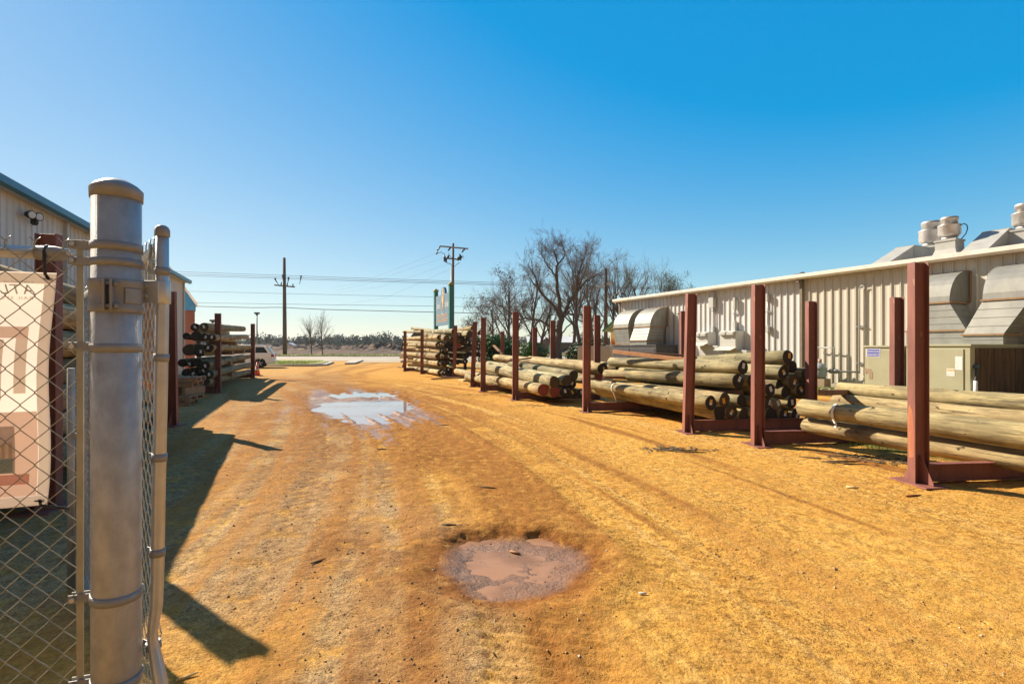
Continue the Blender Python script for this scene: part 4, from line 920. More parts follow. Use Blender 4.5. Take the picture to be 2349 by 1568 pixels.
wtext('American', .095, sx0, OFF+.026, hx+.045, M['tagw'], ua, 'sticker_lettering'); wtext('Standard', .095, sx0, OFF+.026, hx-.05, M['tagw'], ua, 'sticker_lettering')
s_, h_ = wp((3100+835/2.24)/1.7437, (1300+420/2.24)/1.7437, OFF+.03)
b = MB(); wbox(b, s_-.12, s_+.08, OFF+.019, OFF+.022, h_-.02, h_+.10); wbox(b, s_+.02, s_+.12, OFF+.0225, OFF+.024, h_-.2, h_+.02); b.build('worn_label', mat('worn_label', (.27, .17, .11), (.36, .30, .2), 30), ua)
ub = unit('wide sage air unit with a rusty brown coil end at the right edge', sB0, sB1, .05, OFF, hU+.03, 'unit', [(sB0+.5, sB1-.14, .2, hU-.1), (sB0+.05, sB0+.44, .2, hU-.1)], group='sage air units')
b = MB(); wbox(b, sB1+.001, sB1+.02, .08, OFF-.24, .16, hU-.07)
for k in range(44):
    o_ = .10+(OFF-.36)*k/43; wbox(b, sB1+.0205, sB1+.034, o_, o_+.022, .17, hU-.08)
b.build('coil_guard', M['coil'], ub)
s_, h_ = wp((3100+1645/2.24)/1.7437, (1300+340/2.24)/1.7437, OFF+.03)
b = MB(); wbox(b, s_-.08, s_+.08, OFF+.019, OFF+.022, h_-.18, h_+.18); b.build('white_label', M['tagw'], ub)
s_, h_ = wp((3100+1572/2.24)/1.7437, (1300+422/2.24)/1.7437, OFF+.03)
b = MB(); wbox(b, s_-.09, s_+.09, OFF+.019, OFF+.022, h_-.1, h_+.1, 0); wbox(b, s_-.08, s_+.08, OFF+.0225, OFF+.0235, h_+.03, h_+.08, 1); wbox(b, s_-.08, s_+.08, OFF+.0225, OFF+.0235, h_-.045, h_-.035, 1)
b.build('warning_label', [M['tagw'], M['sign_orange']], ub)
b = MB(); p = W(sB1+.06, OFF-.16, 1.05); q = W(sB1+.1, OFF-.02, .72); b.tube([p, p.lerp(q, .5)+WN*-.02, q, q+Vector((0, 0, -.6))], .03, 8)
b.build('drain_hose', M['dark_unit'], ub)
b = MB(); b.lathe([(.05, -.05), (.06, 0), (.05, .05)], W(sB1+.06, OFF-.16, 1.08), 12); b.build('hose_fitting', mat('blue_fitting', (.05, .12, .2)), ub)
b = MB(); q = W(sB1+.1, OFF-.02, .0); b.tube([q, q+Vector((0, 0, .72))], .045, 8); b.build('vent_pipe', M['tagw'], ub)
# far dark unit under the pale ducts and the grey twin cabinet
s0, s1 = wp(1398, 800, 1.5)[0], wp(1512, 800, 1.5)[0]
unit('dark air unit under the pair of pale elbow ducts', s0, s1, .25, 1.7, 1.70, 'dark_unit', [(s0+.1, (s0+s1)/2-.05, .2, 1.5), ((s0+s1)/2+.05, s1-.1, .2, 1.5)])
cb = thing('utility_cabinet', gr(1363, 850), 'pale grey two door utility cabinet behind the fourth upright', 'cabinet'); Yc = 24.5
for (xa, xb) in ((1325, 1361), (1366, 1401)):
    p, q = at(xa, 793, Yc), at(xb, 793, Yc-.2); b = MB(); d_ = Vector((.35, 1.0, 0)).normalized()*.8
    b.add([p, q, q+d_, p+d_, Vector((p.x, p.y, 0)), Vector((q.x, q.y, 0)), Vector((q.x, q.y, 0))+d_, Vector((p.x, p.y, 0))+d_], [(0, 1, 2, 3), (0, 4, 5, 1), (1, 5, 6, 2), (2, 6, 7, 3), (3, 7, 4, 0)])
    b.build('door_bay', M['greybox'], cb, .01)
    b = MB(); n_ = (q-p).normalized(); f_ = Vector((n_.y, -n_.x, 0)); c_ = (p+q)/2+f_*.012; c_.z = .85
    b.box(c_, ((q-p).length-.12, .02, 1.45), Matrix((n_, -f_, ZU)).transposed()); b.build('door', M['greybox'], cb, .004)

# ---- wall gear: heaters, conduits, meters
def heater(label, x0, x1, xe, yt, yb):
    s0, h1 = wp(x0, yt, .6); s1 = wp(x1, yt, .6)[0]; se = wp(xe, yt, .3)[0]; h0 = wp(x0, yb, .6)[1]
    t = thing('wall_air_conditioner', W((s0+s1)/2, .3, h0), label, 'air conditioner', 'grey wall air conditioners')
    b = MB(); wbox(b, s0, s1, .045, .62, h0, h1); b.build('case', M['greybox'], t, .01)
    for k in (0, 1):
        w_ = (s1-s0)/2; b = MB(); b.prism([(.621, 0), (.76, -.05), (.76, -.16), (.621, -.18)], W(s0+w_*k+.05, 0, h1-.03), WN, ZU, WU*(w_-.1)); b.build('vent_hood', M['greybox'], t)
    b = MB(); b.prism([(.622, 0), (1.0, -.14), (1.0, -.16), (.622, -.03)], W(s0-.05, 0, h0+.14), WN, ZU, WU*(s1-s0+.1)); b.build('rain_shield', M['panel'], t)
    b = MB(); wbox(b, s0+.25, s1+.55, .05, .55, h0-1.0, h0-.01); b.build('lower_case', M['greybox'], t, .01)
    return t
heater('grey wall air conditioner right of the third upright', 1596, 1624, 1650, 762, 792)
heater('wider grey wall air conditioner left of the second upright', 1652, 1688, 1700, 759, 802)
def conduit(label, x, yt, yb, boxes, off=.09, r=.022, goose=False, group='wall conduits', m='conduit'):
    s, h1 = wp(x, yt, off); h0 = wp(x, yb, off)[1]
    t = thing('wall_conduit', W(s, off, h0), label, 'conduit', group)
    b = MB(); pts = [W(s, off, h0), W(s, off, h1)]
    if goose: pts += [W(s+.05, off, h1+.07), W(s+.13, off, h1+.08), W(s+.18, off, h1+.02), W(s+.19, off, h1-.12)]
    b.tube(pts, r, 8); b.build('pipe', M[m], t)
    for (y0, y1, w_, dp) in boxes:
        ha, hb = wp(x, y0, off)[1], wp(x, y1, off)[1]; b = MB(); wbox(b, s-w_/2, s+w_/2, .045, .045+dp, hb, ha); b.build('junction_box', M['greybox'], t, .006)
    for f_ in (.12, .55):
        h = h0+(h1-h0)*f_; b = MB(); wbox(b, s-.16, s+.16, .042, .10, h-.02, h+.02); b.build('bracket', M['conduit'], t)
    return t
conduit('conduit with a slanted lamp box between the third and second uprights', 1636, 672, 762, [(671, 682, .2, .12), (683, 706, .3, .22), (748, 762, .14, .14)])
conduit('conduit with a tall thin box left of the second upright', 1687, 683, 762, [(683, 710, .12, .16), (736, 762, .14, .16)])
conduit('conduit with a grey disconnect right of the second upright', 1761, 676, 762, [(674, 690, .14, .16), (746, 762, .2, .16)])
conduit('tall gooseneck vent conduit left of the sage unit with the sticker', 1972, 660, 856, [], .12, .02, True)
b = MB(); s, h = wp(1547, 720, .06); s2 = wp(1560, 720, .06)[0]; h0 = wp(1547, 793, .06)[1]
b.tube([W(s2, .06, h), W(s, .09, h), W(s, .09, h0), W(s-2.2, .4, h0)], .026, 8); tag(b.build('drain_pipe', M['dark_unit'], origin=W(s, 0, 0)), 'black drain pipe bent over the wall right of the pale ducts', 'pipe')
gm = thing('gas_meter', W(*[wp(1881, 860, .55)[0], .55, 0]), 'round grey gas meter with pipes on the wall by the grass', 'gas meter')
s, h = wp(1881, 845, .55); h1 = wp(1881, 829, .55)[1]; hb = wp(1881, 867, .55)[1]
b = MB(); b.lathe([(.16, hb), (.22, hb+.04), (.235, hb+.12), (.235, h-.02), (.20, h+.06), (.17, h+.09)], W(s, .55, 0), 20); b.build('meter_body', M['meter'], gm)
b = MB(); b.lathe([(.25, h-.03), (.25, h+.02), (.19, h+.16), (.10, h+.2), (.06, h+.22)], W(s, .55, 0), 20); b.build('meter_head', M['meter'], gm)
b = MB(); b.lathe([(.065, h+.2), (.065, h+.38)], W(s, .55, 0), 12); b.build('index_cap', mat('dusty_pink_cap', (.42, .30, .26)), gm)
b = MB(); se = wp(1972, 852, .2)[0]; hp = wp(1920, 851, .2)[1]
b.tube([W(s+.2, .5, hp), W(s+.5, .3, hp), W(se, .2, hp)], .035, 10)
for q_ in (.32, .48): b.lathe([(.05, -.07), (.09, -.05), (.09, .05), (.05, .07)], W(s+q_, .42-q_*.2, hp), 12, Matrix((WN, ZU, WU)).transposed())
b.tube([W(se-.75, .22, hp), W(se-.75, .22, .1)], .03, 8); sp = wp(1915, 851, .2)[0]; ht = wp(1915, 797, .2)[1]; sl_ = wp(1868, 797, .2)[0]
b.tube([W(sp, .24, hp), W(sp, .24, ht), W(sl_, .2, ht)], .028, 8); b.build('pipework', M['conduit'], gm)
b = MB(); wbox(b, s-.2, s+.3, .35, .75, .0, hb-.01); b.build('block_plinth', M['tan_wall'], gm)

# ---- roof plant
def RH(off): return EH+.10+(.30-off)*.0528+.05
def fan(label, dx, off, y_neck, scale, curb_w, group='roof exhaust fans'):
    """neck of the fan stands at pixel (dx, y_neck) at this distance behind the wall line"""
    s, zn = wp(dx, y_neck, off); z = RH(off)-.03; r = .5*scale
    t = thing('exhaust_fan', W(s, off, z), label, 'exhaust fan', group); c = W(s, off, 0); vs = []; h_curb = zn-z-.06
    for (k, hh) in ((curb_w*1.3, z), (curb_w*1.0, z+h_curb*.5), (curb_w*.98, zn-.06)):
        for (u, v) in ((-1, -1), (1, -1), (1, 1), (-1, 1)): vs.append(W(s+u*k, off+v*k, hh))
    b = MB(); b.add(vs, [(4*i+j, 4*i+(j+1) % 4, 4*i+4+(j+1) % 4, 4*i+4+j) for i in range(2) for j in range(4)]+[(8, 9, 10, 11)]); b.build('curb', M['hood'], t)
    b = MB(); k = curb_w*1.08; wbox(b, s-k, s+k, off-k, off+k, zn-.059, zn); b.build('curb_cap', M['hood'], t)
    z = zn; b = MB(); b.lathe([(r*.70, z+.002), (r*.72, z+.16*scale)], c, 24); b.build('neck', M['alu'], t); z += .15*scale
    b = MB(); b.lathe([(r*.72, z), (r*.92, z+.07*scale), (r, z+.18*scale), (r, z+.60*scale), (r*1.04, z+.62*scale), (r*1.04, z+.66*scale), (r*.8, z+.68*scale)], c, 28); b.build('bowl', M['alu'], t); z += .67*scale
    b = MB(); b.lathe([(r*.76, z+.012), (r*.76, z+.26*scale), (r*.80, z+.27*scale), (r*.80, z+.40*scale), (r*.74, z+.43*scale), (r*.3, z+.45*scale)], c, 28); b.build('cap', M['alu'], t)
    return t, s, zn
f1, sF, zn = fan('front exhaust fan on a flared curb at the roof edge', 2178, -.75, 551, .62, .29)
b = MB(); p = W(sF+.31, -.75, zn+.45); b.tube([p, p+WU*.10+ZU*.03, p+WU*.17-ZU*.04, p+WU*.19-ZU*.16, p+WU*.14-ZU*.32, p+WU*.02-ZU*.46], .017, 6); b.build('cable_whip', mat('blue_cable', (.03, .12, .2)), f1)
fan('exhaust fan behind the grey intake hood', 2136, -3.2, 566, .78, .3)
fan('exhaust fan cut off by the right edge of the picture', 2353, -1.6, 527, .66, .32)
def hood(label, ptip, off_tip, slope_l, box_l, width, hh):
    s0 = wp(*ptip, off_tip)[0]; z = RH(off_tip)+.02
    t = thing('intake_hood', W(s0, off_tip-1, z-.05), label, 'intake hood', 'roof intake hoods')
    b = MB(); b.prism([(off_tip, z), (off_tip, z+.03), (off_tip-slope_l, z+hh), (off_tip-slope_l, z)], W(s0, 0, 0), WN, ZU, WU*width); b.build('slanted_cowl', M['hood'], t)
    b = MB(); b.prism([(off_tip-slope_l-.004, z), (off_tip-slope_l-.004, z+hh+.03), (off_tip-slope_l-box_l, z+hh+.03), (off_tip-slope_l-box_l, z)], W(s0-.01, 0, 0), WN, ZU, WU*(width+.02)); b.build('hood_box', M['hood'], t)
    b = MB(); wbox(b, s0+.05, s0+width-.05, off_tip-slope_l-box_l+.1, off_tip-slope_l-.1, z-.25, z-.001); b.build('hood_curb', M['hood'], t)
    return t
hood('grey intake hood on the roof left of the exhaust fans', (1998, 604), .05, 1.55, 2.0, .62, .74)
hood('larger grey intake hood on the roof at the right edge', (2203, 570), .0, 1.35, 2.3, .70, .78)
b = MB(); q = W(s_split, .35, EH+.17); b.box(q, (.3, .12, .03), WMX); b.tube([q+WU*.05, q+WU*.2+ZU*.05, q+WU*.3+ZU*.02], .03, 6)
tag(b.build('gutter_debris', M['dark_unit']), 'dark clump of debris on the gutter above the downspout', 'debris')

# ------------------------------------------------------------------ left building
LH = 5.55
a0 = at(434, 645, (LH-E)*F/150); a1 = at(0, 408, (LH-E)*F/387)
LU = (a0-a1); LU.z = 0; LU.normalize(); LNv = Vector((LU.y, -LU.x, 0))           # outward, to the right
LO = Vector((a1.x, a1.y, 0)) - LU*6 - LNv*.28; LLen = (a0-a1).length+6-.3
def LW(s, off, h): return LO+LU*s+LNv*off+ZU*h
lb = thing('metal_building', LW(LLen/2, 0, 0), 'white ribbed metal building with teal blue eaves on the left', 'building')
b = MB(); pts = []; s = 0
while s < LLen-.3:
    for (u, d) in ((0, 0), (.2, 0), (.225, .034), (.265, .034), (.29, 0)): pts.append((s+u, d))
    s += .305
pts.append((LLen, 0)); vs = []
for (u, d) in pts: vs += [LW(u, d, 0), LW(u, d, LH-.02)]
b.add(vs, [(2*i, 2*i+1, 2*i+3, 2*i+2) for i in range(len(pts)-1)]); b.add([LW(LLen, 0, 0), LW(LLen, 0, LH), LW(LLen, -9, LH+1.5), LW(LLen, -9, 0)], [(0, 1, 2, 3)])
b.build('wall', mat('white_siding', (.66, .63, .60), (.60, .57, .54), 1, (1, 1, .2), rough=.5), lb, fix=False)
b = MB(); b.add([LW(-.3, .28, LH), LW(LLen+.3, .28, LH), LW(LLen+.3, -9, LH+1.6), LW(-.3, -9, LH+1.6)], [(0, 1, 2, 3)]); r_ = b.build('roof', M['roofmetal'], lb, fix=False); r_.modifiers.new('s', 'SOLIDIFY').thickness = .06
b = MB(); b.prism([(.285, LH+.05), (.42, LH+.05), (.42, LH-.13), (.285, LH-.17)], LW(-.3, 0, 0), LNv, ZU, LU*(LLen+.6)); b.build('eave_trim', M['blue_trim'], lb, .01)
b = MB(); b.prism([(.04, LH-.12), (.28, LH-.12), (.28, LH-.03), (.04, LH-.03)], LW(-.3, 0, 0), LNv, ZU, LU*(LLen+.6)); b.build('soffit', M['greybox'], lb)
b = MB(); b.prism([(.036, 0), (.13, 0), (.13, LH-.14), (.036, LH-.14)], LW(LLen-.2, 0, 0), LNv, ZU, LU*.16); b.build('corner_trim', M['greybox'], lb)
b = MB(); b.prism([(.036, 0), (.14, 0), (.14, LH-.14), (.036, LH-.14)], LW(10.0, 0, 0), LNv, ZU, LU*.14); b.build('downspout', M['greybox'], lb)
# teal entrance wing beyond the corner
Yt = a0.y+1.6; tw = thing('entrance_canopy', at(437, 800, Yt), 'teal gabled entrance canopy on a brick pier beyond the white building', 'canopy')
def TP(x, y, Yk=Yt): return at(x, y, Yk)
def tprism(pts, dep, name, m):
    b = MB(); q = [TP(*p) for p in pts]; d_ = Vector((-.53, .85, 0))*dep; n = len(q)
    b.add(q+[p+d_ for p in q], [list(range(n))[::-1], list(range(n, 2*n))]+[(i, (i+1) % n, n+(i+1) % n, n+i) for i in range(n)]); return b.build(name, m, tw)
tprism([(380, 603), (449, 699), (449, 712), (380, 709)], 1.2, 'gable_panel', M['teal'])
tprism([(376, 592), (453, 695), (453, 700), (450, 700), (376, 599)], 1.6, 'canopy_roof', M['roofmetal'])
tprism([(418, 712), (447, 712), (447, 846), (418, 846)], .35, 'brick_pier', M['brick'])
fl = thing('floodlight', LW(4, 0, 0), 'black twin head floodlight high on the white left wall', 'floodlight')
def lwp(dx, dy, off=.1):
    rx = (dx-CX)/F; Yd = (off+LO.dot(LNv))/(rx*LNv.x+LNv.y); return at(dx, dy, Yd)
p = lwp(76, 500, .06); fl.location = p; b = MB(); b.lathe([(.11, 0), (.12, .03), (.09, .07)], p, 14, Matrix((LU, ZU.cross(LU), LNv)).transposed()); b.build('back_plate', M['black'], fl)
for (dx, dy) in ((69, 492), (86, 497)):
    q = lwp(dx, dy, .22); n_ = (LNv-LU*.6-ZU*.15).normalized(); x_ = n_.orthogonal().normalized(); Mq = Matrix((x_, n_.cross(x_), n_)).transposed()
    b = MB(); b.lathe([(.06, -.12), (.10, -.02), (.115, .06)], q, 16, Mq); b.tube([p+LNv*.05, q-n_*.1], .03, 6); hd = b.build('lamp_head', M['black'], fl)
    b = MB(); b.lathe([(.095, .061), (.08, .075)], q, 16, Mq); b.build('lens', M['tagw'], hd)
b = MB(); q = lwp(79, 511, .15); b.lathe([(.05, -.06), (.085, -.02), (.085, .09), (.05, .1)], q, 12); b.build('motion_sensor', M['black'], fl)
# ------------------------------------------------------------------ chain link fence, gate post, open gate, banner
GP = Vector((-1.266, 1.64, 0)); GR = .066                    # big gate post
PT = 2.10
fence = thing('fence_post', GP, 'thick galvanised gate post with a domed cap in the left foreground', 'fence post')
b = MB(); b.tube([GP, GP+ZU*PT], GR, 40); b.build('tube', M['galv'], fence)
b = MB(); b.lathe([(GR+.0035, PT-.032), (GR+.0048, PT-.004), (GR+.0045, PT+.002), (GR*.86, PT+.016), (GR*.52, PT+.030), (GR*.15, PT+.034), (.001, PT+.0345)], GP, 40); b.build('cap', M['galv_dark'], fence)
def band(z, h, name='band', ext=.0035, m='galv_dark', tilt=0):
    b = MB(); Mt = Matrix.Rotation(tilt, 3, 'Y'); b.lathe([(GR+.0006, -h/2), (GR+ext, -h/2), (GR+ext, h/2), (GR+.0006, h/2)], GP+ZU*z, 40, Mt); return b.build(name, M[m], fence)
def zD(y, Yd=1.62): return E+(HY-y)/F*Yd
FD = Vector((-.955, -.297, 0))                               # along the fence, to the left
FN = Vector((FD.y, -FD.x, 0)).normalized()
if FN.y > 0: FN = -FN                                       # towards the lens
def bolt(p, n_, r=.006, l=.014, par=None):
    b = MB(); b.tube([p, p+n_*l], r, 6); return b.build('bolt', M['galv_new'], par or fence)
for (y, h, tl) in ((566, .026, .01), (603, .024, -.015), (797, .026, .0), (1368, .026, .05), (1562, .026, .05)):
    band(zD(y), h, tilt=tl)
    b = MB(); p = GP+FD*(GR+.03)+ZU*(zD(y)+.004); b.bar(p-FD*.035+FN*.012, p+FD*.028+FN*.012, .004, h); b.bar(p-FD*.035-FN*.012, p+FD*.028-FN*.012, .004, h)
    tb = b.build('band_tongue', M['galv_dark'], fence, .001); bolt(p+FD*.014+FN*.012, FN, .007, .012)
# hinge clamp: two halves
zc = zD(679); b = MB(); b.lathe([(GR+.001, -.052), (GR+.006, -.052), (GR+.0075, -.046), (GR+.0075, -.030), (GR+.005, -.026), (GR+.005, .026), (GR+.0075, .030), (GR+.0075, .046), (GR+.006, .052), (GR+.001, .052)], GP+ZU*zc, 40)
b.build('hinge_clamp', M['galv_dark'], fence)
cv = Vector((-GP.x, -GP.y, 0)).normalized(); lat = Vector((cv.y, -cv.x, 0))
if lat.x < 0: lat = -lat
for s_ in (-1, 1):
    q = GP+(cv*.92+lat*(-.22+.10*s_)).normalized()*(GR+.022)+ZU*zc; b = MB(); b.bar(q-ZU*.048, q+ZU*.048, .006, .034, (cv*.92-lat*.22).normalized()); o = b.build('clamp_ear', M['galv_dark'], fence, .002)
for z_ in (.034, -.034):
    q = GP+(cv*.92-lat*.22).normalized()*(GR+.024)+ZU*(zc+z_); b = MB(); b.tube([q-lat*.022, q+lat*.026], .0055, 6); b.tube([q+lat*.012, q+lat*.022], .010, 6); b.build('clamp_bolt', M['galv_dark'], fence)
for (u0, u1) in ((.28, .92),):
    b = MB(); vs = []
    for k in range(9):
        a = u0+(u1-u0)*k/8; d_ = (cv*math.cos(a)+lat*math.sin(a)); 
        for (zz_, e_) in ((-.026, .006), (-.022, .012), (.022, .012), (.026, .006)): vs.append(GP+d_*(GR+e_-.001)+ZU*(zc+zz_))
    b.add(vs, [(4*k+j, 4*k+j+1, 4*k+5+j, 4*k+4+j) for k in range(8) for j in range(3)]); b.build('clamp_plate', M['galv_dark'], fence, fix=False)

# chain link cloth
def chain_link(name, o, d, n_, L, z0, z1, parent, mi='wire', pitch=.0365, hgt=.0745, r=.0016, barb=True, sides=5, phase=0.0):
    b = MB(); k = int(L/pitch); rows_ = int((z1-z0)/(hgt/2))
    for i in range(k+1):
        u0 = i*pitch+phase; pts = []
        for j in range(rows_+1):
            z = z1-j*hgt/2; side = 1 if (j+i) % 2 == 0 else -1
            u = u0+side*(pitch/2+.0012); wv_ = .0016*side*(1 if True else 1)
            # short crook at each crossing
            pts.append(o+d*(u-side*.004)+n_*wv_+ZU*(z+hgt*.06)); pts.append(o+d*u+n_*0+ZU*z); pts.append(o+d*(u-side*.004)-n_*wv_+ZU*(z-hgt*.06))
        b.tube(pts, r, sides, False)
        if barb and i % 2 == 0:
            t_ = o+d*(u0+pitch/2)+ZU*z1
            b.tube([t_, t_+ZU*.012+d*.002, t_+ZU*.022-d*.002], .0026, 5, False); b.tube([t_+ZU*.02, t_+ZU*.034+d*.015], .0015, 4); b.tube([t_+ZU*.02, t_+ZU*.034-d*.015], .0015, 4)
    return b.build(name, M[mi], parent, fix=False)
cl = thing('chain_link_fence', GP+FD*.7, 'chain link fence panel left of the thick gate post', 'fence')
FO = GP+FD*(GR+.028)
chain_link('mesh', FO-FN*.004, FD, FN, 1.9, .03, 1.905, cl, phase=.030)
b = MB(); b.bar(FO+FD*.002+FN*.003+ZU*.04, FO+FD*.002+FN*.003+ZU*1.93, .018, .005, FN); b.build('tension_bar', mat('tension_bar_zinc', (.40, .385, .32), (.31, .30, .25), 9, rough=.45, metal=.4), cl)
zr = 1.893; b = MB(); b.tube([FO+FD*.08-FN*.026+ZU*zr, FO+FD*2.2-FN*.026+ZU*zr], .0195, 20); b.build('top_rail', M['galv_new'], cl)
b = MB(); p = FO+FD*.08-FN*.026+ZU*zr; b.tube([p+FD*.045, p-FD*.0, p-FD*.022, p-FD*.05], [.0225, .0235, .019, .012], 18); b.build('rail_cup', M['galv_dark'], cl)
bolt(p-FD*.045+FN*.006, FN, .008, .016, cl)
# zip ties and banner on the far side of the cloth
bn = thing('banner', FO+FD*.5-FN*.03, 'sunlit vinyl banner seen from behind, tied behind the chain link', 'banner')
def BP(u, z): return FO+FD*u-FN*(.022+.010*math.sin(u*9+z*2)+.006*math.sin(z*11+u*5))+ZU*z
def banner():
    zt, zb = 1.830, 1.107
    def ub(z): return .075+ (zt-z)*.035 + .004*math.sin(z*9)
    def cloth(name, u0f, u1f, z0, z1, m, lift=0, nu=24, nz=24):
        b = MB(); vs = []
        for i in range(nz+1):
            z = z0+(z1-z0)*i/nz; a, c = u0f(z), u1f(z)
            for j in range(nu+1):
                p = BP(a+(c-a)*j/nu, z)+FN*lift; vs.append(p)
        b.add(vs, [(i*(nu+1)+j, i*(nu+1)+j+1, (i+1)*(nu+1)+j+1, (i+1)*(nu+1)+j) for i in range(nz) for j in range(nu)], 0, True)
        return b.build(name, m, bn, fix=False)
    mats = {}
    def bm(name, c1, c2, sc=3): return mat(name, c1, c2, sc, (1, 1, 1), .3, .7, .6, trans=.55)
    base = bm('banner_vinyl', (.80, .70, .59), (.76, .64, .58), 2.5)
    hem = bm('banner_hem', (.74, .68, .62), (.70, .63, .57), 3)
    cloth('vinyl', ub, lambda z: 1.7, zb, zt, base)
    cloth('hem', lambda z: ub(z)-.001, lambda z: 1.7, zt-.034, zt+.001, hem, .002, 24, 2); cloth('hem', lambda z: ub(z)-.001, lambda z: 1.7, zb-.001, zb+.03, hem, .002, 24, 2)
    cloth('hem', lambda z: ub(z)-.002, lambda z: ub(z)+.028, zb+.031, zt-.035, hem, .003, 2, 20)
    cloth('print_band', lambda z: ub(z)+.030, lambda z: 1.7, zb+.031, zb+.2935, bm('banner_coral', (.79, .58, .51), (.79, .64, .54), 4), .0012, 24, 10)
    cloth('print_band', lambda z: ub(z)+.050, lambda z: 1.7, zb+.068, zb+.10, bm('banner_red', (.76, .47, .42), (.76, .50, .44), 4), .002, 24, 4)
    cloth('print_picture', lambda z: ub(z)+.085, lambda z: .6, zb+.105, zb+.25, bm('picture_grey', (.53, .50, .49), (.58, .53, .50), 8), .0024, 16, 8)
    cloth('print_picture', lambda z: ub(z)+.090, lambda z: .6, zb+.105, zb+.150, bm('picture_water', (.36, .50, .50), (.40, .53, .52), 8), .0032, 16, 4)
    for k in range(5): cloth('print_rail', lambda z: ub(z)+.092+.017*k, lambda z: ub(z)+.100+.017*k, zb+.152, zb+.150+.05-.006*k, bm('picture_cream', (.74, .6, .42), (.7, .55, .38), 8), .0034, 1, 2)
    cloth('print_photo', lambda z: ub(z)+.055, lambda z: ub(z)+.085, zb+.35, zb+.52, bm('photo_brown', (.77, .68, .59), (.75, .64, .575), 5), .0014, 4, 8)
    cloth('print_photo', lambda z: ub(z)+.115, lambda z: 1.2, zb+.33, zb+.515, bm('photo_slate', (.73, .64, .575), (.76, .665, .58), 6), .0014, 16, 8)
    cloth('print_photo', lambda z: ub(z)+.055, lambda z: 1.7, zb+.52, zb+.555, bm('photo_peach', (.79, .62, .54), (.77, .61, .54), 5), .0020, 16, 4)
    # lettering read from behind (mirrored)
    for (txt, size, u, z, m_, sx) in (('ATLANTIS', .043, ub(1.77)+.050, 1.7755, (.42, .39, .38), 1.1), ('RAIL SYSTEMS', .0135, ub(1.77)+.053, 1.750, (.52, .46, .42), 1.45), ('A PRODUCT OF', .0075, ub(1.77)+.053, 1.800, (.56, .49, .44), 1.3)):
        cu = bpy.data.curves.new('t', 'FONT'); cu.body = txt; cu.size = size; cu.align_x = 'LEFT'; cu.align_y = 'CENTER'; cu.space_character = 1.1
        o = bpy.data.objects.new('t', cu); COL.objects.link(o); dg = bpy.context.evaluated_depsgraph_get(); me_ = bpy.data.meshes.new_from_object(o.evaluated_get(dg)); bpy.data.objects.remove(o)
        b = MB(); vs = []
        for v in me_.vertices: vs.append(BP(u+v.co.x*sx+.25*v.co.y, z+v.co.y)+FN*.0026)
        b.add(vs, [list(p.vertices) for p in me_.polygons]); b.build('lettering', bm('faded_ink', m_, tuple(k*.9 for k in m_), 8), bn, fix=False)
    for (u, z) in ((ub(1.815)+.020, 1.813), (ub(1.12)+.020, 1.122)):
        b = MB(); q = BP(u, z); b.lathe([(.007, 0), (.012, .001), (.012, .004), (.007, .005)], q+FN*.0, 16, Matrix((FD, ZU.cross(FD), FN)).transposed()); b.build('grommet', M['galv_new'], bn)
    return ub
ub = banner()
def tie(label, pts):
    b = MB(); b.tube(pts, .0045, 6); tag(b.build('cable_tie', M['black']), label, 'cable tie', 'black cable ties')
u_ = ub(1.815)+.020; q = BP(u_, 1.813)
tie('black cable tie from the top rail to the banner corner', [q, q+FN*.018+ZU*.012, FO+FD*u_+FN*.004+ZU*1.86, FO+FD*(u_+.004)-FN*.003+ZU*zr, FO+FD*(u_+.005)-FN*.012+ZU*(zr+.02), FO+FD*(u_+.005)-FN*.03+ZU*(zr+.024)])
q = BP(ub(1.12)+.020, 1.122); tie('black cable tie at the lower corner of the banner', [q, q+FN*.02-ZU*.012-FD*.012, FO+FN*.006+FD*.040+ZU*1.098, FO-FN*.008+FD*.036+ZU*1.09])

# open gate leaf swung away behind the post
GS = Vector((-1.161, 1.70, 0)); GD = Vector((-.705, .710, 0)).normalized(); GN = Vector((GD.y, -GD.x, 0))
gate = thing('chain_link_gate', GS, 'open chain link gate with a bent hinge stile, swung away behind the thick post', 'gate')
def xz(dx, dy, Yd): return at(dx, dy, Yd)
st = [xz(372, 528, 1.70), xz(372, 700, 1.70), xz(369, 900, 1.70), xz(364, 1120, 1.70), xz(361, 1300, 1.70), xz(358, 1390, 1.70), xz(352, 1430, 1.69), xz(349, 1455, 1.69), xz(353, 1485, 1.69), xz(362, 1530, 1.68), xz(372, 1580, 1.67), xz(378, 1700, 1.66)]
b = MB(); rr = [.0195]*5+[.019, .0165, .0145, .017, .0195, .0195, .0195]; b.tube(st, rr, 20); b.build('hinge_stile', M['galv_new'], gate)
b = MB(); c = st[0]; b.lathe([(.0205, -.022), (.0225, -.02), (.0225, .0), (.019, .009), (.012, .015), (.001, .018)], c, 20); b.build('stile_cap', M['galv_dark'], gate)
for y in (622, 820, 1048, 1265, 1478):
    x_ = np.interp(y, [528, 700, 900, 1120, 1300, 1390, 1455, 1485], [372, 372, 369, 364, 361, 358, 350, 353]); c = xz(x_, y, 1.70)
    b = MB(); b.lathe([(.020, -.0125), (.0225, -.0125), (.0225, .0125), (.020, .0125)], c, 18, Matrix.Rotation(.06 if y < 1400 else -.15, 3, 'Y')); b.bar(c-Vector((.045, -.015, 0)), c-Vector((.018, 0, 0)), .004, .024); b.build('stile_band', M['galv_dark'], gate)
b = MB(); c = xz(372, 671, 1.70); b.bar(c+Vector((-.052, -.022, 0)), c+Vector((.006, -.024, 0)), .006, .074, Vector((0, 0, 1))); b.lathe([(.0205, -.037), (.0250, -.037), (.0250, .037), (.0205, .037)], c, 18); b.build('hinge_plate', M['galv_new'], gate, .002)
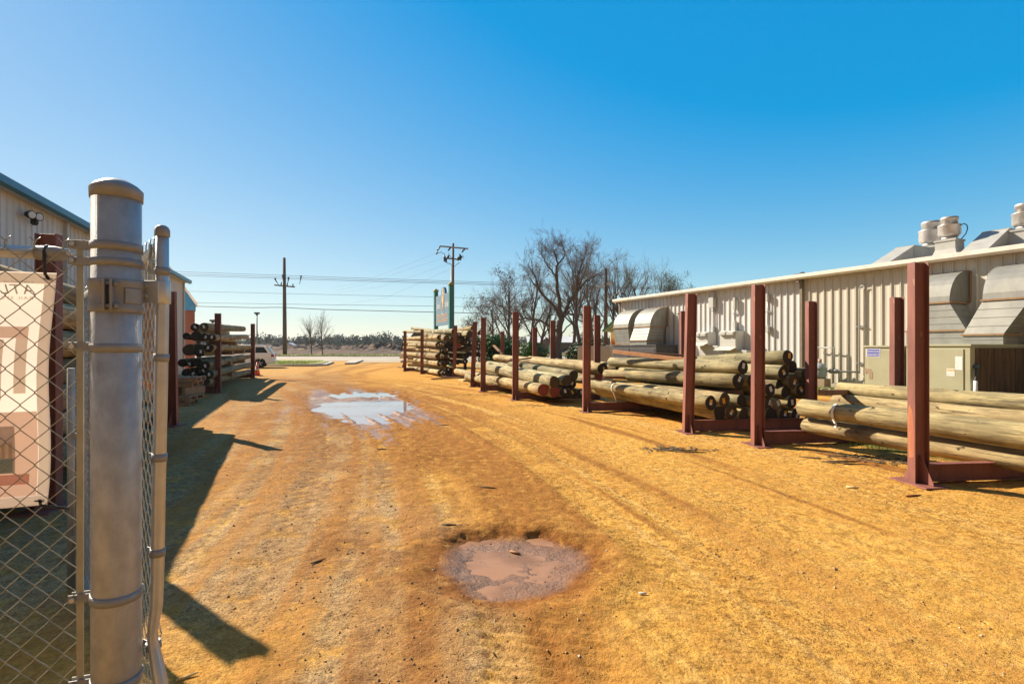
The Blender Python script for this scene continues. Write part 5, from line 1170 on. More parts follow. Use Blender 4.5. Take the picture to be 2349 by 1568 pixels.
for z_ in (.02, -.012): bolt(c+Vector((-.036, -.025, z_)), Vector((0, -1, 0)), .008, .006, gate)
b = MB(); b.tube([xz(345, 560, 1.72), xz(343, 600, 1.72), xz(341, 690, 1.72)], .006, 6); b.build('latch_wire', M['wire'], gate)
zt_ = 1.93; e = GS+GD*2.33
b = MB(); b.tube([GS+ZU*zt_+GD*.02, e+ZU*zt_], .019, 12); b.build('top_rail', M['galv'], gate)
b = MB(); b.tube([GS+ZU*.10+GD*.05, e+ZU*.10], .019, 12); b.build('bottom_rail', M['galv'], gate)
b = MB(); b.tube([e+ZU*.08, e+ZU*1.945], .019, 12); b.build('latch_stile', M['galv'], gate)
chain_link('mesh', GS+GD*.035, GD, GN, 2.26, .09, 1.95, gate, pitch=.0365, r=.0019)
b = MB(); q = e+Vector((-.085, .0, 0)); b.tube([q+ZU*.02, q+ZU*1.46], .021, 10); b.build('drop_rod', M['galv_dark'], gate)
for z_ in (.35, 1.02): b = MB(); b.bar(q+ZU*z_, e+ZU*z_, .03, .03); b.build('rod_bracket', M['galv_dark'], gate)
for k in range(7):
    q = GS+GD*.06+ZU*(1.78+.028*k); b = MB(); t0 = k*1.3
    b.tube([q+Vector((.018*math.cos(t0+j*.9), .012*math.sin(t0+j*.9), .006*j-.015)) for j in range(8)], .0016, 4); b.build('wire_tie', M['wire'], gate)
gsgn = thing('gate_sign', GS+GD*1.9+GN*.03+ZU*.95, 'white sign with a red border hung on the open gate, seen nearly edge on', 'sign')
for (u0, u1, z0, z1, l, m) in ((1.35, 2.22, 1.0, 1.86, .026, 'sign_white'),):
    def SP(u, z, l): return GS+GD*u+GN*(l+.03*math.sin(z*5)*math.sin(u*6))+ZU*z
    def sheet2(name, u0, u1, z0, z1, l, m, n=10):
        b = MB(); vs = [SP(u0+(u1-u0)*i/n, z0+(z1-z0)*j/n, l) for j in range(n+1) for i in range(n+1)]
        b.add(vs, [(j*(n+1)+i, j*(n+1)+i+1, (j+1)*(n+1)+i+1, (j+1)*(n+1)+i) for j in range(n) for i in range(n)], 0, True); return b.build(name, m, gsgn, fix=False)
    sheet2('panel', u0, u1, z0, z1, l, M['sign_white']); red = mat('sign_red', (.55, .03, .05), (.5, .03, .05))
    for (a, c, d_, f_) in ((u0, u1, z0, z0+.012), (u0, u1, z1-.012, z1), (u0, u0+.012, z0, z1), (u1-.012, u1, z0, z1)): sheet2('border', a, c, d_, f_, l+.002, red)
    sheet2('header', u0+.1, u1-.12, 1.50, 1.62, l+.003, red); sheet2('header', u0+.15, u1-.2, 1.34, 1.42, l+.003, red)
b = MB(); b.bar(at(340, 885, 2.6), at(352, 690, 2.9), .10, .04, Vector((1, 0, 0))); tag(b.build('leaning_board', M['timber']), 'orange brown board leaning upright behind the open gate', 'board')
# ------------------------------------------------------------------ trees
def tree(name, base, H, spread, seed, label, lean=(0, 0), levels=4, trunk_r=None, first=.22, nb=(9, 6, 6, 5), up=.35, leaves=0, leaf_m='ivy', group='bare trees along the road', split=False, cat='tree'):
    rng = random.Random(seed); tb, cb, lb_ = MB(), MB(), MB(); base = Vector(base); tr = trunk_r or H*.02; tips = []
    def rv(): return Vector((rng.gauss(0, 1), rng.gauss(0, 1), rng.gauss(0, 1)))
    def grow(p, d, L, r, lv):
        n = 5 if lv == 0 else 4 if lv < 2 else 3; pts = [p]; rs = [r]; q = p.copy(); d = d.normalized()
        for i in range(n):
            d = (d + rv()*(.07 if lv == 0 else .12) + ZU*(up*.10 if lv else .04)).normalized()
            q = q + d*(L/n); pts.append(q.copy()); rs.append(max(.004, r*(1-(i+1)/n*(.62 if lv < 3 else .7))))
        mb = tb if lv <= 1 else cb
        mb.tube(pts, rs, 7 if lv == 0 else 5 if lv == 1 else 3, False)
        if lv >= levels: tips.append(q); return
        k = nb[lv]
        for i in range(k):
            f = (first+(1-first)*(i+.5)/k if lv == 0 else .22+.78*(i+rng.random()*.8)/k); f = min(f, .985); j = min(n-1, int(f*n)); t_ = f*n-j
            o = pts[j].lerp(pts[j+1], t_); dd = (pts[j+1]-pts[j]).normalized(); ra = rs[j]*(1-t_)+rs[j+1]*t_
            az = rng.random()*6.283 if lv else i*2.4+rng.random()*.8
            s_ = dd.orthogonal().normalized(); s_.rotate(Quaternion(dd, az)); ang = R(rng.uniform(20, 48)) if lv else R(rng.uniform(30, 60))*(1.15-.5*f)
            nd = dd*math.cos(ang)+s_*math.sin(ang)*spread
            grow(o, nd, L*rng.uniform(.46, .66)*(1.05-.42*f if lv == 0 else .95), ra*rng.uniform(.5, .68), lv+1)
    if split:
        for k in range(split): grow(base, Vector((lean[0]+math.cos(k*2.2+seed)*.28, lean[1]+math.sin(k*2.2+seed)*.28, 1)), H*rng.uniform(.62, .75), tr*.7, 0)
    else: grow(base, Vector((lean[0], lean[1], 1)), H*.72, tr, 0)
    t = thing(name, base, label, cat, group); tb.build('trunk', M['bark'], t, fix=False)
    if cb.v: cb.build('crown', M['twig'], t, fix=False)
    if leaves:
        for c in range(leaves):
            q = rng.choice(tips) if tips else base+ZU*H*.7
            for _ in range(55):
                p = q+Vector((rng.gauss(0, .33), rng.gauss(0, .33), rng.gauss(0, .38))); a = rv().normalized(); e = a.orthogonal().normalized()*rng.uniform(.07, .14); g_ = a.cross(e)*.6
                lb_.add([p-e, p+g_*.7, p+e, p-g_*.7], [(0, 1, 2, 3)])
        lb_.build('leaves', M[leaf_m], t, fix=False)
    return t
def tpx(dx, dtop, Yd): return Vector(((dx-CX)/F*Yd, Yd, 0)), E+(HY-dtop)/F*Yd
def bigtree():
    # the spreading bare tree: hand placed main limbs then twigs
    p0, H = tpx(1284, 533, 62); rng = random.Random(5); tb, cb = MB(), MB(); s = 62/F
    def P(x, y, dz=0):
        if y < 735: y = y+(735-y)*.13; x = 1284+(x-1284)*(1-.0007*(735-y))
        return Vector(((x-CX)*s, 62+dz, E+(HY-y)*s))
    tips = []
    def twigs(p, d, L, r, lv):
        n = 3; pts = [p]; q = p.copy(); d = d.normalized(); rs = [r]
        for i in range(n):
            d = (d+Vector((rng.gauss(0, .12), rng.gauss(0, .12), rng.gauss(0, .10)+.04))).normalized(); q = q+d*L/n; pts.append(q.copy()); rs.append(max(.008, r*(1-.25*(i+1))))
        cb.tube(pts, rs, 3, False)
        if lv == 0: return
        for i in range(4 if lv > 2 else 3):
            j = rng.randrange(n); dd = (pts[j+1]-pts[j]).normalized(); s_ = dd.orthogonal().normalized(); s_.rotate(Quaternion(dd, rng.random()*6.28)); a = R(rng.uniform(18, 45))
            twigs(pts[j].lerp(pts[j+1], rng.random()), dd*math.cos(a)+s_*math.sin(a), L*rng.uniform(.5, .72), max(.007, rs[j]*.6), lv-1)
    def limb(pix, r0, r1, tw=10, Lt=2.2):
        pts = [P(*k) for k in pix]; sm = [pts[0]]
        for i in range(len(pts)-1):
            for k in range(1, 4):
                q = pts[i].lerp(pts[i+1], k/3); 
                if k < 3: q += Vector((rng.gauss(0, .06), rng.gauss(0, .1), rng.gauss(0, .06)))
                sm.append(q)
        n = len(sm); tb.tube(sm, [r0+(r1-r0)*i/(n-1) for i in range(n)], 8, False)
        for k in range(int(tw*.9)):
            f = rng.uniform(.35, 1.0); i = min(n-2, int(f*(n-1))); dd = (sm[i+1]-sm[i]).normalized(); s_ = dd.orthogonal().normalized(); s_.rotate(Quaternion(dd, rng.random()*6.28)); a = R(rng.uniform(20, 65))
            twigs(sm[i].lerp(sm[i+1], rng.random()), dd*math.cos(a)+s_*math.sin(a)+ZU*.15, Lt*1.05*rng.uniform(.6, 1.1)*(1.2-.4*f), max(.016, (r0+(r1-r0)*f)*.28), 3)
        dd = (sm[-1]-sm[-2]).normalized(); twigs(sm[-1], dd, Lt*1.2, r1*.7, 3)
    limb([(1282, 822), (1281, 780), (1284, 745), (1290, 728)], .42, .34, 0)
    limb([(1288, 735), (1284, 690), (1277, 650), (1276, 610), (1280, 585), (1272, 560), (1268, 548)], .28, .05, 26, 2.0)
    limb([(1280, 585), (1293, 570), (1297, 552), (1292, 540)], .10, .04, 14, 1.6)
    limb([(1277, 630), (1262, 600), (1246, 580), (1238, 560)], .12, .04, 14, 1.8)
    limb([(1288, 735), (1275, 705), (1250, 675), (1232, 650), (1226, 625), (1217, 605)], .22, .05, 22, 2.0)
    limb([(1236, 655), (1215, 630), (1205, 612)], .09, .04, 10, 1.6)
    limb([(1290, 728), (1305, 690), (1322, 660), (1340, 640), (1362, 622), (1382, 610)], .24, .05, 24, 2.2)
    limb([(1322, 660), (1328, 625), (1336, 595), (1345, 575), (1350, 560)], .14, .04, 20, 1.8)
    limb([(1290, 728), (1302, 715), (1318, 722), (1332, 720), (1345, 735)], .14, .05, 8, 1.6)
    limb([(1284, 768), (1268, 752), (1240, 735), (1205, 728), (1190, 732), (1170, 715), (1150, 700), (1130, 690)], .16, .05, 16, 1.8)
    limb([(1205, 728), (1196, 700), (1180, 680)], .08, .03, 8, 1.6)
    limb([(1284, 770), (1300, 750), (1325, 732), (1340, 738)], .10, .04, 6, 1.4)
    t = thing('tree', p0, 'tallest bare tree with low spreading limbs behind the low pole pile', 'tree', 'bare trees along the road'); tb.build('trunk', M['bark'], t, fix=False); cb.build('crown', M['twig'], t, fix=False)
bigtree()
for k, (dx, dtop, Yd, sp, sd, lab, kw) in enumerate([
    (1165, 612, 66, .95, 21, 'dense bare tree with brown leaves left, nearest the blue sign', dict(nb=(13, 7, 6, 5), leaves=26, leaf_m='twig', first=.1)),
    (1128, 668, 70, 1.15, 22, 'low bare tree at the left end of the tree row', dict(nb=(11, 7, 6, 5), leaves=18, leaf_m='twig', first=.1)),
    (1212, 608, 74, .55, 23, 'slim bare tree directly left of the tallest one', dict(first=.2)),
    (1240, 640, 64, .6, 24, 'short bare tree under the left limbs of the tallest one', dict()),
    (1333, 556, 76, .6, 25, 'tall bare tree right of the tallest one with olive leaf clumps', dict(nb=(11, 7, 6, 5), leaves=16)),
    (1316, 600, 60, .45, 26, 'slender bare tree leaning close behind the fourth upright', dict(first=.3)),
    (1360, 590, 82, .6, 27, 'bare tree just left of the lamp pole', dict()),
    (1408, 612, 74, .7, 28, 'bare tree with an olive ivy clump just right of the lamp pole', dict(leaves=10)),
    (1432, 602, 80, .55, 29, 'ivy tufted bare tree behind the far corner of the building', dict(leaves=12)),
    (1470, 598, 84, .75, 30, 'fan shaped bare tree above the roof corner', dict(nb=(11, 7, 6, 5))),
    (1500, 622, 90, .7, 31, 'right most leafless tree above the roof line', dict()),
    (1380, 640, 68, .5, 34, 'thin bare tree behind the foot of the lamp pole', dict()),
    (1100, 722, 66, 1.1, 35, 'low scrubby bare tree behind the far end of the pole stack', dict(nb=(11, 7, 6, 5), leaves=14, leaf_m='twig', first=.08)),
    (1265, 690, 78, .5, 36, 'small bare tree in front of the white roofed house', dict()),
]):
    b_, H = tpx(dx, dtop, Yd); tree('tree', b_, H*1.02, sp, sd, lab, **kw)
b_, H = tpx(1548, 640, 84); tree('tree', b_, H, .5, 33, 'leafy tree top showing above the roof of the beige building', leaves=46, leaf_m='ivy', first=.55)
for (dx, dtop, Yd, sd, lab) in ((715, 727, 99, 41, 'left bare sapling of the pair on the verge across the road'), (740, 722, 100, 42, 'right bare sapling of the pair on the verge across the road')):
    b_, H = tpx(dx, dtop, Yd); tree('sapling', b_, H, .42, sd, lab, lean=(-.08, 0), nb=(16, 5, 4, 3), first=.16, trunk_r=.11, up=.6, group='bare saplings on the far verge')
def shrub(name, cx, cy, rx, ry, h, n, seed, label, m='leaf', flowers=0, size=.09, lobes=7):
    rng = random.Random(seed); b = MB(); fb = MB(); t = thing(name, Vector((cx, cy, 0)), label, 'bush'); L = []
    for k in range(lobes):
        a = rng.random()*6.28; q = rng.uniform(.15, .7); L.append((cx+math.cos(a)*rx*q, cy+math.sin(a)*ry*q, h*rng.uniform(.25, .72), rng.uniform(.42, .62)))
    L.append((cx, cy, h*.45, .8))
    for k in range(n):
        X_, Y_, Z_, q = rng.choice(L); v = Vector((rng.gauss(0, 1), rng.gauss(0, 1), rng.gauss(0, 1))).normalized(); rad = rng.uniform(.55, 1.03)
        p = Vector((X_+v.x*rx*q*rad, Y_+v.y*ry*q*rad, Z_+v.z*h*.45*q*rad*1.1))
        if p.z < .02: p.z = rng.uniform(.02, .4)
        nn = (v+Vector((rng.gauss(0, .5), rng.gauss(0, .5), rng.gauss(0, .5)))).normalized(); e = nn.orthogonal().normalized(); e.rotate(Quaternion(nn, rng.random()*6.28)); s_ = size*rng.uniform(.7, 1.5); f_ = nn.cross(e)
        if flowers and rng.random() < flowers and rad > .9: fb.add([p-e*s_*.8, p+f_*s_*.8, p+e*s_*.8, p-f_*s_*.8], [(0, 1, 2, 3)])
        else: b.add([p-e*s_, p+f_*s_*.5+nn*s_*.2, p+e*s_, p-f_*s_*.5], [(0, 1, 2, 3)])
    b.build('foliage', M[m], t, fix=False)
    if fb.v: fb.build('blossom', M['flower'], t, fix=False)
    sb = MB()
    for k in range(5): sb.tube([(cx+rng.uniform(-.2, .2)*rx, cy+rng.uniform(-.2, .2)*ry, 0), (cx+rng.uniform(-.5, .5)*rx, cy+rng.uniform(-.5, .5)*ry, h*.6)], [.04, .015], 5)
    sb.build('stem', M['bark'], t)
c = at(1150, 800, 33); shrub('bush', c.x, c.y, 1.5, 1.6, 2.45, 5000, 51, 'big dark green bush left, behind the fifth upright', 'leaf', lobes=9)
c = at(1212, 800, 31); shrub('bush', c.x, c.y, 1.1, 1.4, 2.1, 3500, 52, 'lower green bush right of the fifth upright', 'leaf')
c = at(1345, 800, 29); shrub('bush', c.x, c.y, 1.15, 1.1, 2.45, 4500, 53, 'round dark bush dotted with cream blossom by the grey cabinet', 'leaf_dark', flowers=.09)
# far wood: one mass beyond the bulldozed earth
def wood():
    rng = random.Random(9); b = MB(); b2 = MB()
    for k in range(620):
        x = rng.uniform(-330, 330); Yd = rng.uniform(300, 400); h = rng.choice([6.5, 7.5, 8.5, 9.5, 11])*rng.uniform(.85, 1.15); r = h*rng.uniform(.35, .6)
        n = 210; cz = h*.52
        for _ in range(n):
            v = Vector((rng.gauss(0, 1), rng.gauss(0, 1), rng.gauss(0, 1))).normalized()*rng.uniform(.25, .95); p = Vector((x+v.x*r, Yd+v.y*r, max(.3, cz+v.z*h*.45+rng.uniform(-.6, .6))))
            a = Vector((rng.gauss(0, 1), rng.gauss(0, 1), rng.gauss(0, 1))).normalized(); e = a.orthogonal().normalized()*rng.uniform(.32, .75); g_ = a.cross(e)*.8
            b.add([p-e, p+g_, p+e, p-g_], [(0, 1, 2, 3)])
    tag(b.build('far_wood', M['leaf_far'], origin=(0, 300, 0), fix=False), kind='stuff')
wood()
# ------------------------------------------------------------------ utility poles and lines
def upole(label, dx, dbot, dtop, Yd, r, lean=0):
    x, z1 = at(dx, dtop, Yd).x, at(dx, dtop, Yd).z; t = thing('utility_pole', Vector((x, Yd, 0)), label, 'utility pole', 'wooden utility poles')
    xt = at(dx+lean, dtop, Yd).x; b = MB(); b.tube([(x, Yd, 0), ((x+xt)/2, Yd, z1/2), (xt, Yd, z1)], [r*1.2, r, r*.75], 10); b.build('pole', M['pole'], t); return t
s1 = 95/F
u1 = upole('utility pole with one crossarm across the road, left of the saplings', 653.5, 815, 591, 95, .33, -1.5)
b = MB(); b.bar(at(630, 653.5, 94.6), at(676, 658, 94.6), .25, .22); b.build('crossarm', M['pole'], u1)
for (x, y) in ((645, 654), (659, 656), (672, 657)):
    b = MB(); p = at(x, y, 94.5); b.lathe([(.08, 0), (.14, .15), (.08, .3), (.13, .4), (.06, .55)], p, 8); b.build('insulator', M['insul'], u1)
b = MB(); b.bar(at(648, 630, 94.6), at(653, 652, 94.6), .3, .2); b.build('switch_arm', M['pole'], u1)
for (x, y) in ((631.5, 637.5), (662, 635.5), (690.5, 632)):
    b = MB(); b.tube([at(x, y, 94.4), at(x, y+4, 94.4), at(x-2+(8 if x < 640 else 0), y+13, 94.4), at(x-3+(14 if x < 640 else 0), y+19, 94.4)], [.22, .12, .05, .05], 5); b.build('drop_lead', M['cable'], u1)
u2 = upole('taller utility pole with two crossarms behind the blue sign', 1038, 800, 558, 62, .17, 1.5)
b = MB(); b.bar(at(1009, 564.5, 61.6), at(1074, 570.5, 61.6), .18, .16); b.build('crossarm', M['galv_dark'], u2)
b = MB(); b.bar(at(1020, 592, 61.7), at(1058, 595.5, 61.7), .16, .14); b.build('crossarm', M['pole'], u2)
for (xa, ya, xb, yb) in ((1009, 566, 1003, 575), (1034, 567, 1028, 575), (1066, 571, 1059, 579), (1003, 577, 1001, 583), (1054, 583, 1060, 591)):
    b = MB(); b.tube([at(xa, ya, 61.4), at(xb, yb, 61.4)], .09, 6); b.build('strain_insulator', M['insul'], u2)
for (x, y0, y1) in ((1020, 584, 600), (1028, 586, 594), (1051, 590, 598), (1056, 588, 596), (1023, 597, 602)):
    b = MB(); b.lathe([(.05, 0), (.16, .12), (.12, .3), (.16, .45), (.05, (y1-y0)*62/F)], at(x, y1, 61.4), 8); b.build('cutout', M['insul'], u2)
for pts in ([(1003, 581), (1012, 578), (1020, 583)], [(1028, 580), (1034, 590), (1040, 592)], [(1024, 602), (1034, 606), (1040, 614)], [(1058, 590), (1062, 585), (1063, 592)], [(1040, 614), (1048, 606), (1055, 602)]):
    b = MB(); b.tube([at(x, y, 61.3) for x, y in pts], .035, 5); b.build('jumper', M['cable'], u2)
b = MB(); b.tube([at(1035.5, 612, 61.6), at(1034.5, 800, 61.6)], .05, 6); b.build('riser', M['conduit'], u2)
def wire(label, pts, r, grp='overhead power lines'):
    b = MB(); P_ = [Vector(p) for p in pts]; out = []
    for i in range(len(P_)-1):
        for k in range(6): out.append(P_[i].lerp(P_[i+1], k/6))
    out.append(P_[-1]); b.tube(out, r, 4, False); tag(b.build('power_line', M['cable'], fix=False), label, 'power line', grp)
for k, (ya, yb, r, lab) in enumerate([(628.7, 647, .030, 'highest of the three close power lines across the road'), (633.1, 650.3, .030, 'middle one of the three close power lines across the road'), (636.6, 652.9, .030, 'lowest of the three close power lines across the road'),
                         (671.1, 683.6, .024, 'lone power line under the three close ones'), (696, 703.4, .03, 'second lowest line across the road'), (705.2, 718.4, .055, 'thick lowest cable across the road')]):
    sl_ = (yb-ya)/(1089.6-573.5)
    pts = [at(x, ya+sl_*(x-573.5)*(1-.08*(x-573.5)/900)-(0 if k != 5 else 2.5*math.exp(-((x-650)/45)**2)), 94.3) for x in (150, 400, 500, 573.5, 600, 625, 653, 690, 740, 800, 900, 1000, 1100, 1250, 1400, 1560, 1800, 2100)]
    wire(lab, pts, r)
for k, (x, y, mids, lab) in enumerate([(1002, 580, [(920, 612), (837, 645), (760, 661)], 'thin line sloping down left from the taller pole, topmost'), (1024, 589, [(930, 620), (850, 648), (770, 667)], 'thin line sloping down left from the taller pole, second'), (1040, 601, [(950, 632), (870, 658), (765, 673)], 'thin line sloping down left from the taller pole, third'), (1040, 613, [(960, 650), (880, 684), (770, 700)], 'thin line sloping down left from the taller pole, lowest')]):
    wire(lab, [at(x, y, 61.5)]+[at(mx, my, 61.5+11*(i+1)) for i, (mx, my) in enumerate(mids)], .010, 'thin sloping lines from the taller pole')
# lamp poles
lp = upole('wooden lamp pole with flood lamps and a street light arm in front of the trees', 1389.5, 830, 616, 58, .20, .5)
for (x, y, a) in ((1378, 656, -1), (1397, 651, 1)):
    b = MB(); b.bar(at(x-5, y+1, 57.6), at(x+6, y-2, 57.6), .5, .28); b.build('flood_lamp', M['alu'], lp)
b = MB(); b.tube([at(1389, 655, 57.7), at(1380, 656, 57.7)], .05, 6); b.build('lamp_bracket', M['conduit'], lp)
b = MB(); b.tube([at(1392, 692, 57.8), at(1408, 676, 57), at(1420, 670, 56.5), at(1428, 668, 56.3)], [.05, .05, .06, .12], 6); b.build('street_light_arm', M['alu'], lp)
for (x, y0, Yd, lab) in ((589.5, 716, 88, 'thin lamp post with a square head beyond the white car'), (488, 733, 80, 'lamp head showing above the tagged pile on the left')):
    t = thing('lamp_post', Vector(((x-CX)/F*Yd, Yd, 0)), lab, 'lamp post', 'slim lamp posts'); b = MB(); b.tube([Vector(((x-CX)/F*Yd, Yd, 0)), at(x, y0+3, Yd)], [.13, .09], 8); b.build('mast', M['conduit'], t)
    b = MB(); b.box(at(x, y0+2, Yd), (.75, .5, .28)); b.box(at(x, y0+5, Yd), (.3, .3, .3)); b.build('lamp_head', M['dark_unit'], t)
# ------------------------------------------------------------------ shop sign
SL, SR = at(1000, 800, 46.0), at(1034.5, 800, 41.6); SL.z = SR.z = 0
sgn = thing('shop_sign', (SL+SR)/2, 'tall blue shop sign between green posts with yellow caps', 'sign'); sx_ = (SR-SL); sw = sx_.length; sx_.normalize(); sn = Vector((sx_.y, -sx_.x, 0))
if sn.dot(Vector((0, -1, 0))) < 0: sn = -sn
for (p, dt) in ((SL, 668), (SR, 653)):
    h = at(0, dt, p.y).z; b = MB(); b.box(p+ZU*h/2, (.34, .34, h), Matrix((sx_, sn, ZU)).transposed()); o = b.build('post', M['sign_green'], sgn, .01)
    b = MB(); r_ = Matrix((sx_, sn, ZU)).transposed(); b.box(p+ZU*(h+.03), (.46, .46, .058), r_); q = [p+r_ @ Vector((u*.23, v*.23, 0))+ZU*(h+.06) for u, v in ((-1, -1), (1, -1), (1, 1), (-1, 1))]; b.add(q+[p+ZU*(h+.24)], [(0, 1, 4), (1, 2, 4), (2, 3, 4), (3, 0, 4)]); b.build('post_cap', M['sign_cap'], o)
zb_, zt_ = at(0, 746, 44).z, at(0, 676, 44).z; a, c = SL+sx_*.18, SR-sx_*.18; bw = (c-a).length; arch = [(0, zb_), (bw, zb_), (bw, zt_)]
for k in range(13):
    t_ = math.pi*k/12; arch.append((bw*.56+math.cos(t_)*.62, zt_+math.sin(t_)*.62))
arch.append((0, zt_)); b = MB(); b.prism(arch, Vector((a.x, a.y, 0))-sn*.09, sx_, ZU, sn*.18); board_ = b.build('board', M['sign_blue'], sgn)
def SPT(u, v): return Vector((a.x, a.y, 0))+sx_*u+sn*.094+ZU*v
zm = (zb_+zt_)/2; Hs = zt_-zb_
bird = [(.30, -.95), (.42, -.55), (.50, -.35), (.38, -.1), (.30, .15), (.36, .35), (.52, .52), (.62, .62), (.60, .95), (.56, 1.25), (.62, 1.38), (.74, 1.42), (.80, 1.30), (.80, .95), (.84, .5), (.82, .1), (.72, -.25), (.62, -.45), (.66, -.75), (.72, -.95), (.66, -.98), (.58, -.7), (.52, -.55), (.44, -.75), (.40, -.98)]
b = MB(); b.prism([(p[0]*1.0-.6, p[1]*Hs*.30) for p in bird], SPT(bw*.56, zm+Hs*.28), sx_, ZU, sn*.02); b.build('bird_emblem', M['sign_orange'], board_)
ring = []
b = MB(); pts = [SPT(bw*.56+math.cos(R(k*15))*.52, zm+Hs*.20+math.sin(R(k*15))*Hs*.36) for k in range(25)]; b.tube(pts, .022, 5, False); b.build('oval_ring', M['sign_white'], board_)
for (u0, u1) in ((.08, bw*.56-.56), (bw*.56+.56, bw-.08)):
    for v in (zm+Hs*.25, zm+Hs*.035): b = MB(); b.bar(SPT(u0, v), SPT(u1, v), .012, .05, sn); b.build('stripe', M['sign_white'], board_)
def stext(txt, size, u, v, m, sx=1): wtext(txt, size, SPT(u, v)+sn*.004, 0, 0, M[m], board_, 'lettering', ex=sx_, sx=sx)
stext('DECKS', .48, (.08+bw*.56-.56)/2, zm+Hs*.143, 'sign_white', .72); stext('DOCKS', .48, (bw*.56+.56+bw-.08)/2, zm+Hs*.143, 'sign_white', .72)
stext('DECKING • RAILING', .42, bw*.5, zm-Hs*.19, 'sign_orange', .86); stext('DOCK ACCESSORIES', .42, bw*.5, zm-Hs*.345, 'sign_orange', .86)
# ------------------------------------------------------------------ house far behind the trees, toilet cabin
hs_ = thing('house', at(1280, 795, 130), 'distant tan house with a bright white metal roof behind the bare trees', 'house'); hs_.location.z = 0
p, q = at(1212, 800, 130), at(1325, 800, 130); b = MB(); b.box(Vector(((p.x+q.x)/2, 134, 1.4)), (q.x-p.x, 8, 2.8)); b.build('wall', M['tan_wall'], hs_)
b = MB(); z0, z1 = at(0, 785, 130).z, at(0, 770, 130).z; b.add([(p.x-.4, 129.5, z0), (q.x+.4, 129.5, z0), (q.x+.4, 134, z1), (p.x-.4, 134, z1), (p.x-.4, 138.5, z0), (q.x+.4, 138.5, z0)], [(0, 1, 2, 3), (3, 2, 5, 4)]); r_ = b.build('roof', M['bright_roof'], hs_, fix=False)
g0, g1, gp = at(1237, 786, 127), at(1272, 786, 127), at(1254, 773, 127); b = MB(); b.prism([(0, 0), ((g1-g0).length, 0), ((g1-g0).length, g0.z), ((g1-g0).length/2, gp.z), (0, g0.z)], Vector((g0.x, 127, 0)), (1, 0, 0), ZU, (0, 2.5, 0)); b.build('gable_front', M['tan_wall'], hs_)
b = MB(); c_ = at(1246, 800, 126.9); b.box(Vector((c_.x, 126.95, 1.3)), (1.0, .06, 2.1)); b.build('door', M['soffit'], hs_)
tc_ = thing('toilet_cabin', Vector((at(1265, 800, 110).x, 110, 0)), 'small teal portable toilet cabin far off between the trunks', 'cabin'); x_ = tc_.location.x
b = MB(); b.box((x_, 110, 1.0), (.95, 1, 2.0)); b.build('shell', M['teal_plastic'], tc_, .05); b = MB(); b.prism([(-.5, 2.0), (.5, 2.0), (.35, 2.2), (-.35, 2.2)], (x_, 109.5, .002), (1, 0, 0), ZU, (0, 1, 0)); b.build('roof', M['tagw'], tc_); b = MB(); b.box((x_, 109.48, .95), (.6, .03, 1.7)); b.build('door', M['teal_plastic'], tc_)
for (dx, Yd, w_, h_, lab) in ((425/2.61*0+733, 0, 0, 0, ''),): pass
sh = thing('site_hut', Vector((at(730+0, 800, 150).x, 150, 0)), 'x', 'hut'); bpy.data.objects.remove(sh)
hx_ = at((1000+425/2.61)/1.7437, 800, 150).x; hut = thing('site_hut', Vector((hx_, 150, 0)), 'tiny brown hut with a white roof beyond the road right of the utility pole', 'hut')
b = MB(); b.box((hx_, 150, 1.0), (2.4, 2.4, 2.0)); b.build('wall', M['tan_wall'], hut); b = MB(); b.prism([(-1.4, 2.0), (1.4, 2.0), (0, 2.8)], (hx_, 148.6, .004), (1, 0, 0), ZU, (0, 2.8, 0)); b.build('roof', M['bright_roof'], hut); b = MB(); b.box((hx_, 148.78, .9), (.8, .04, 1.6)); b.build('door', M['soffit'], hut)
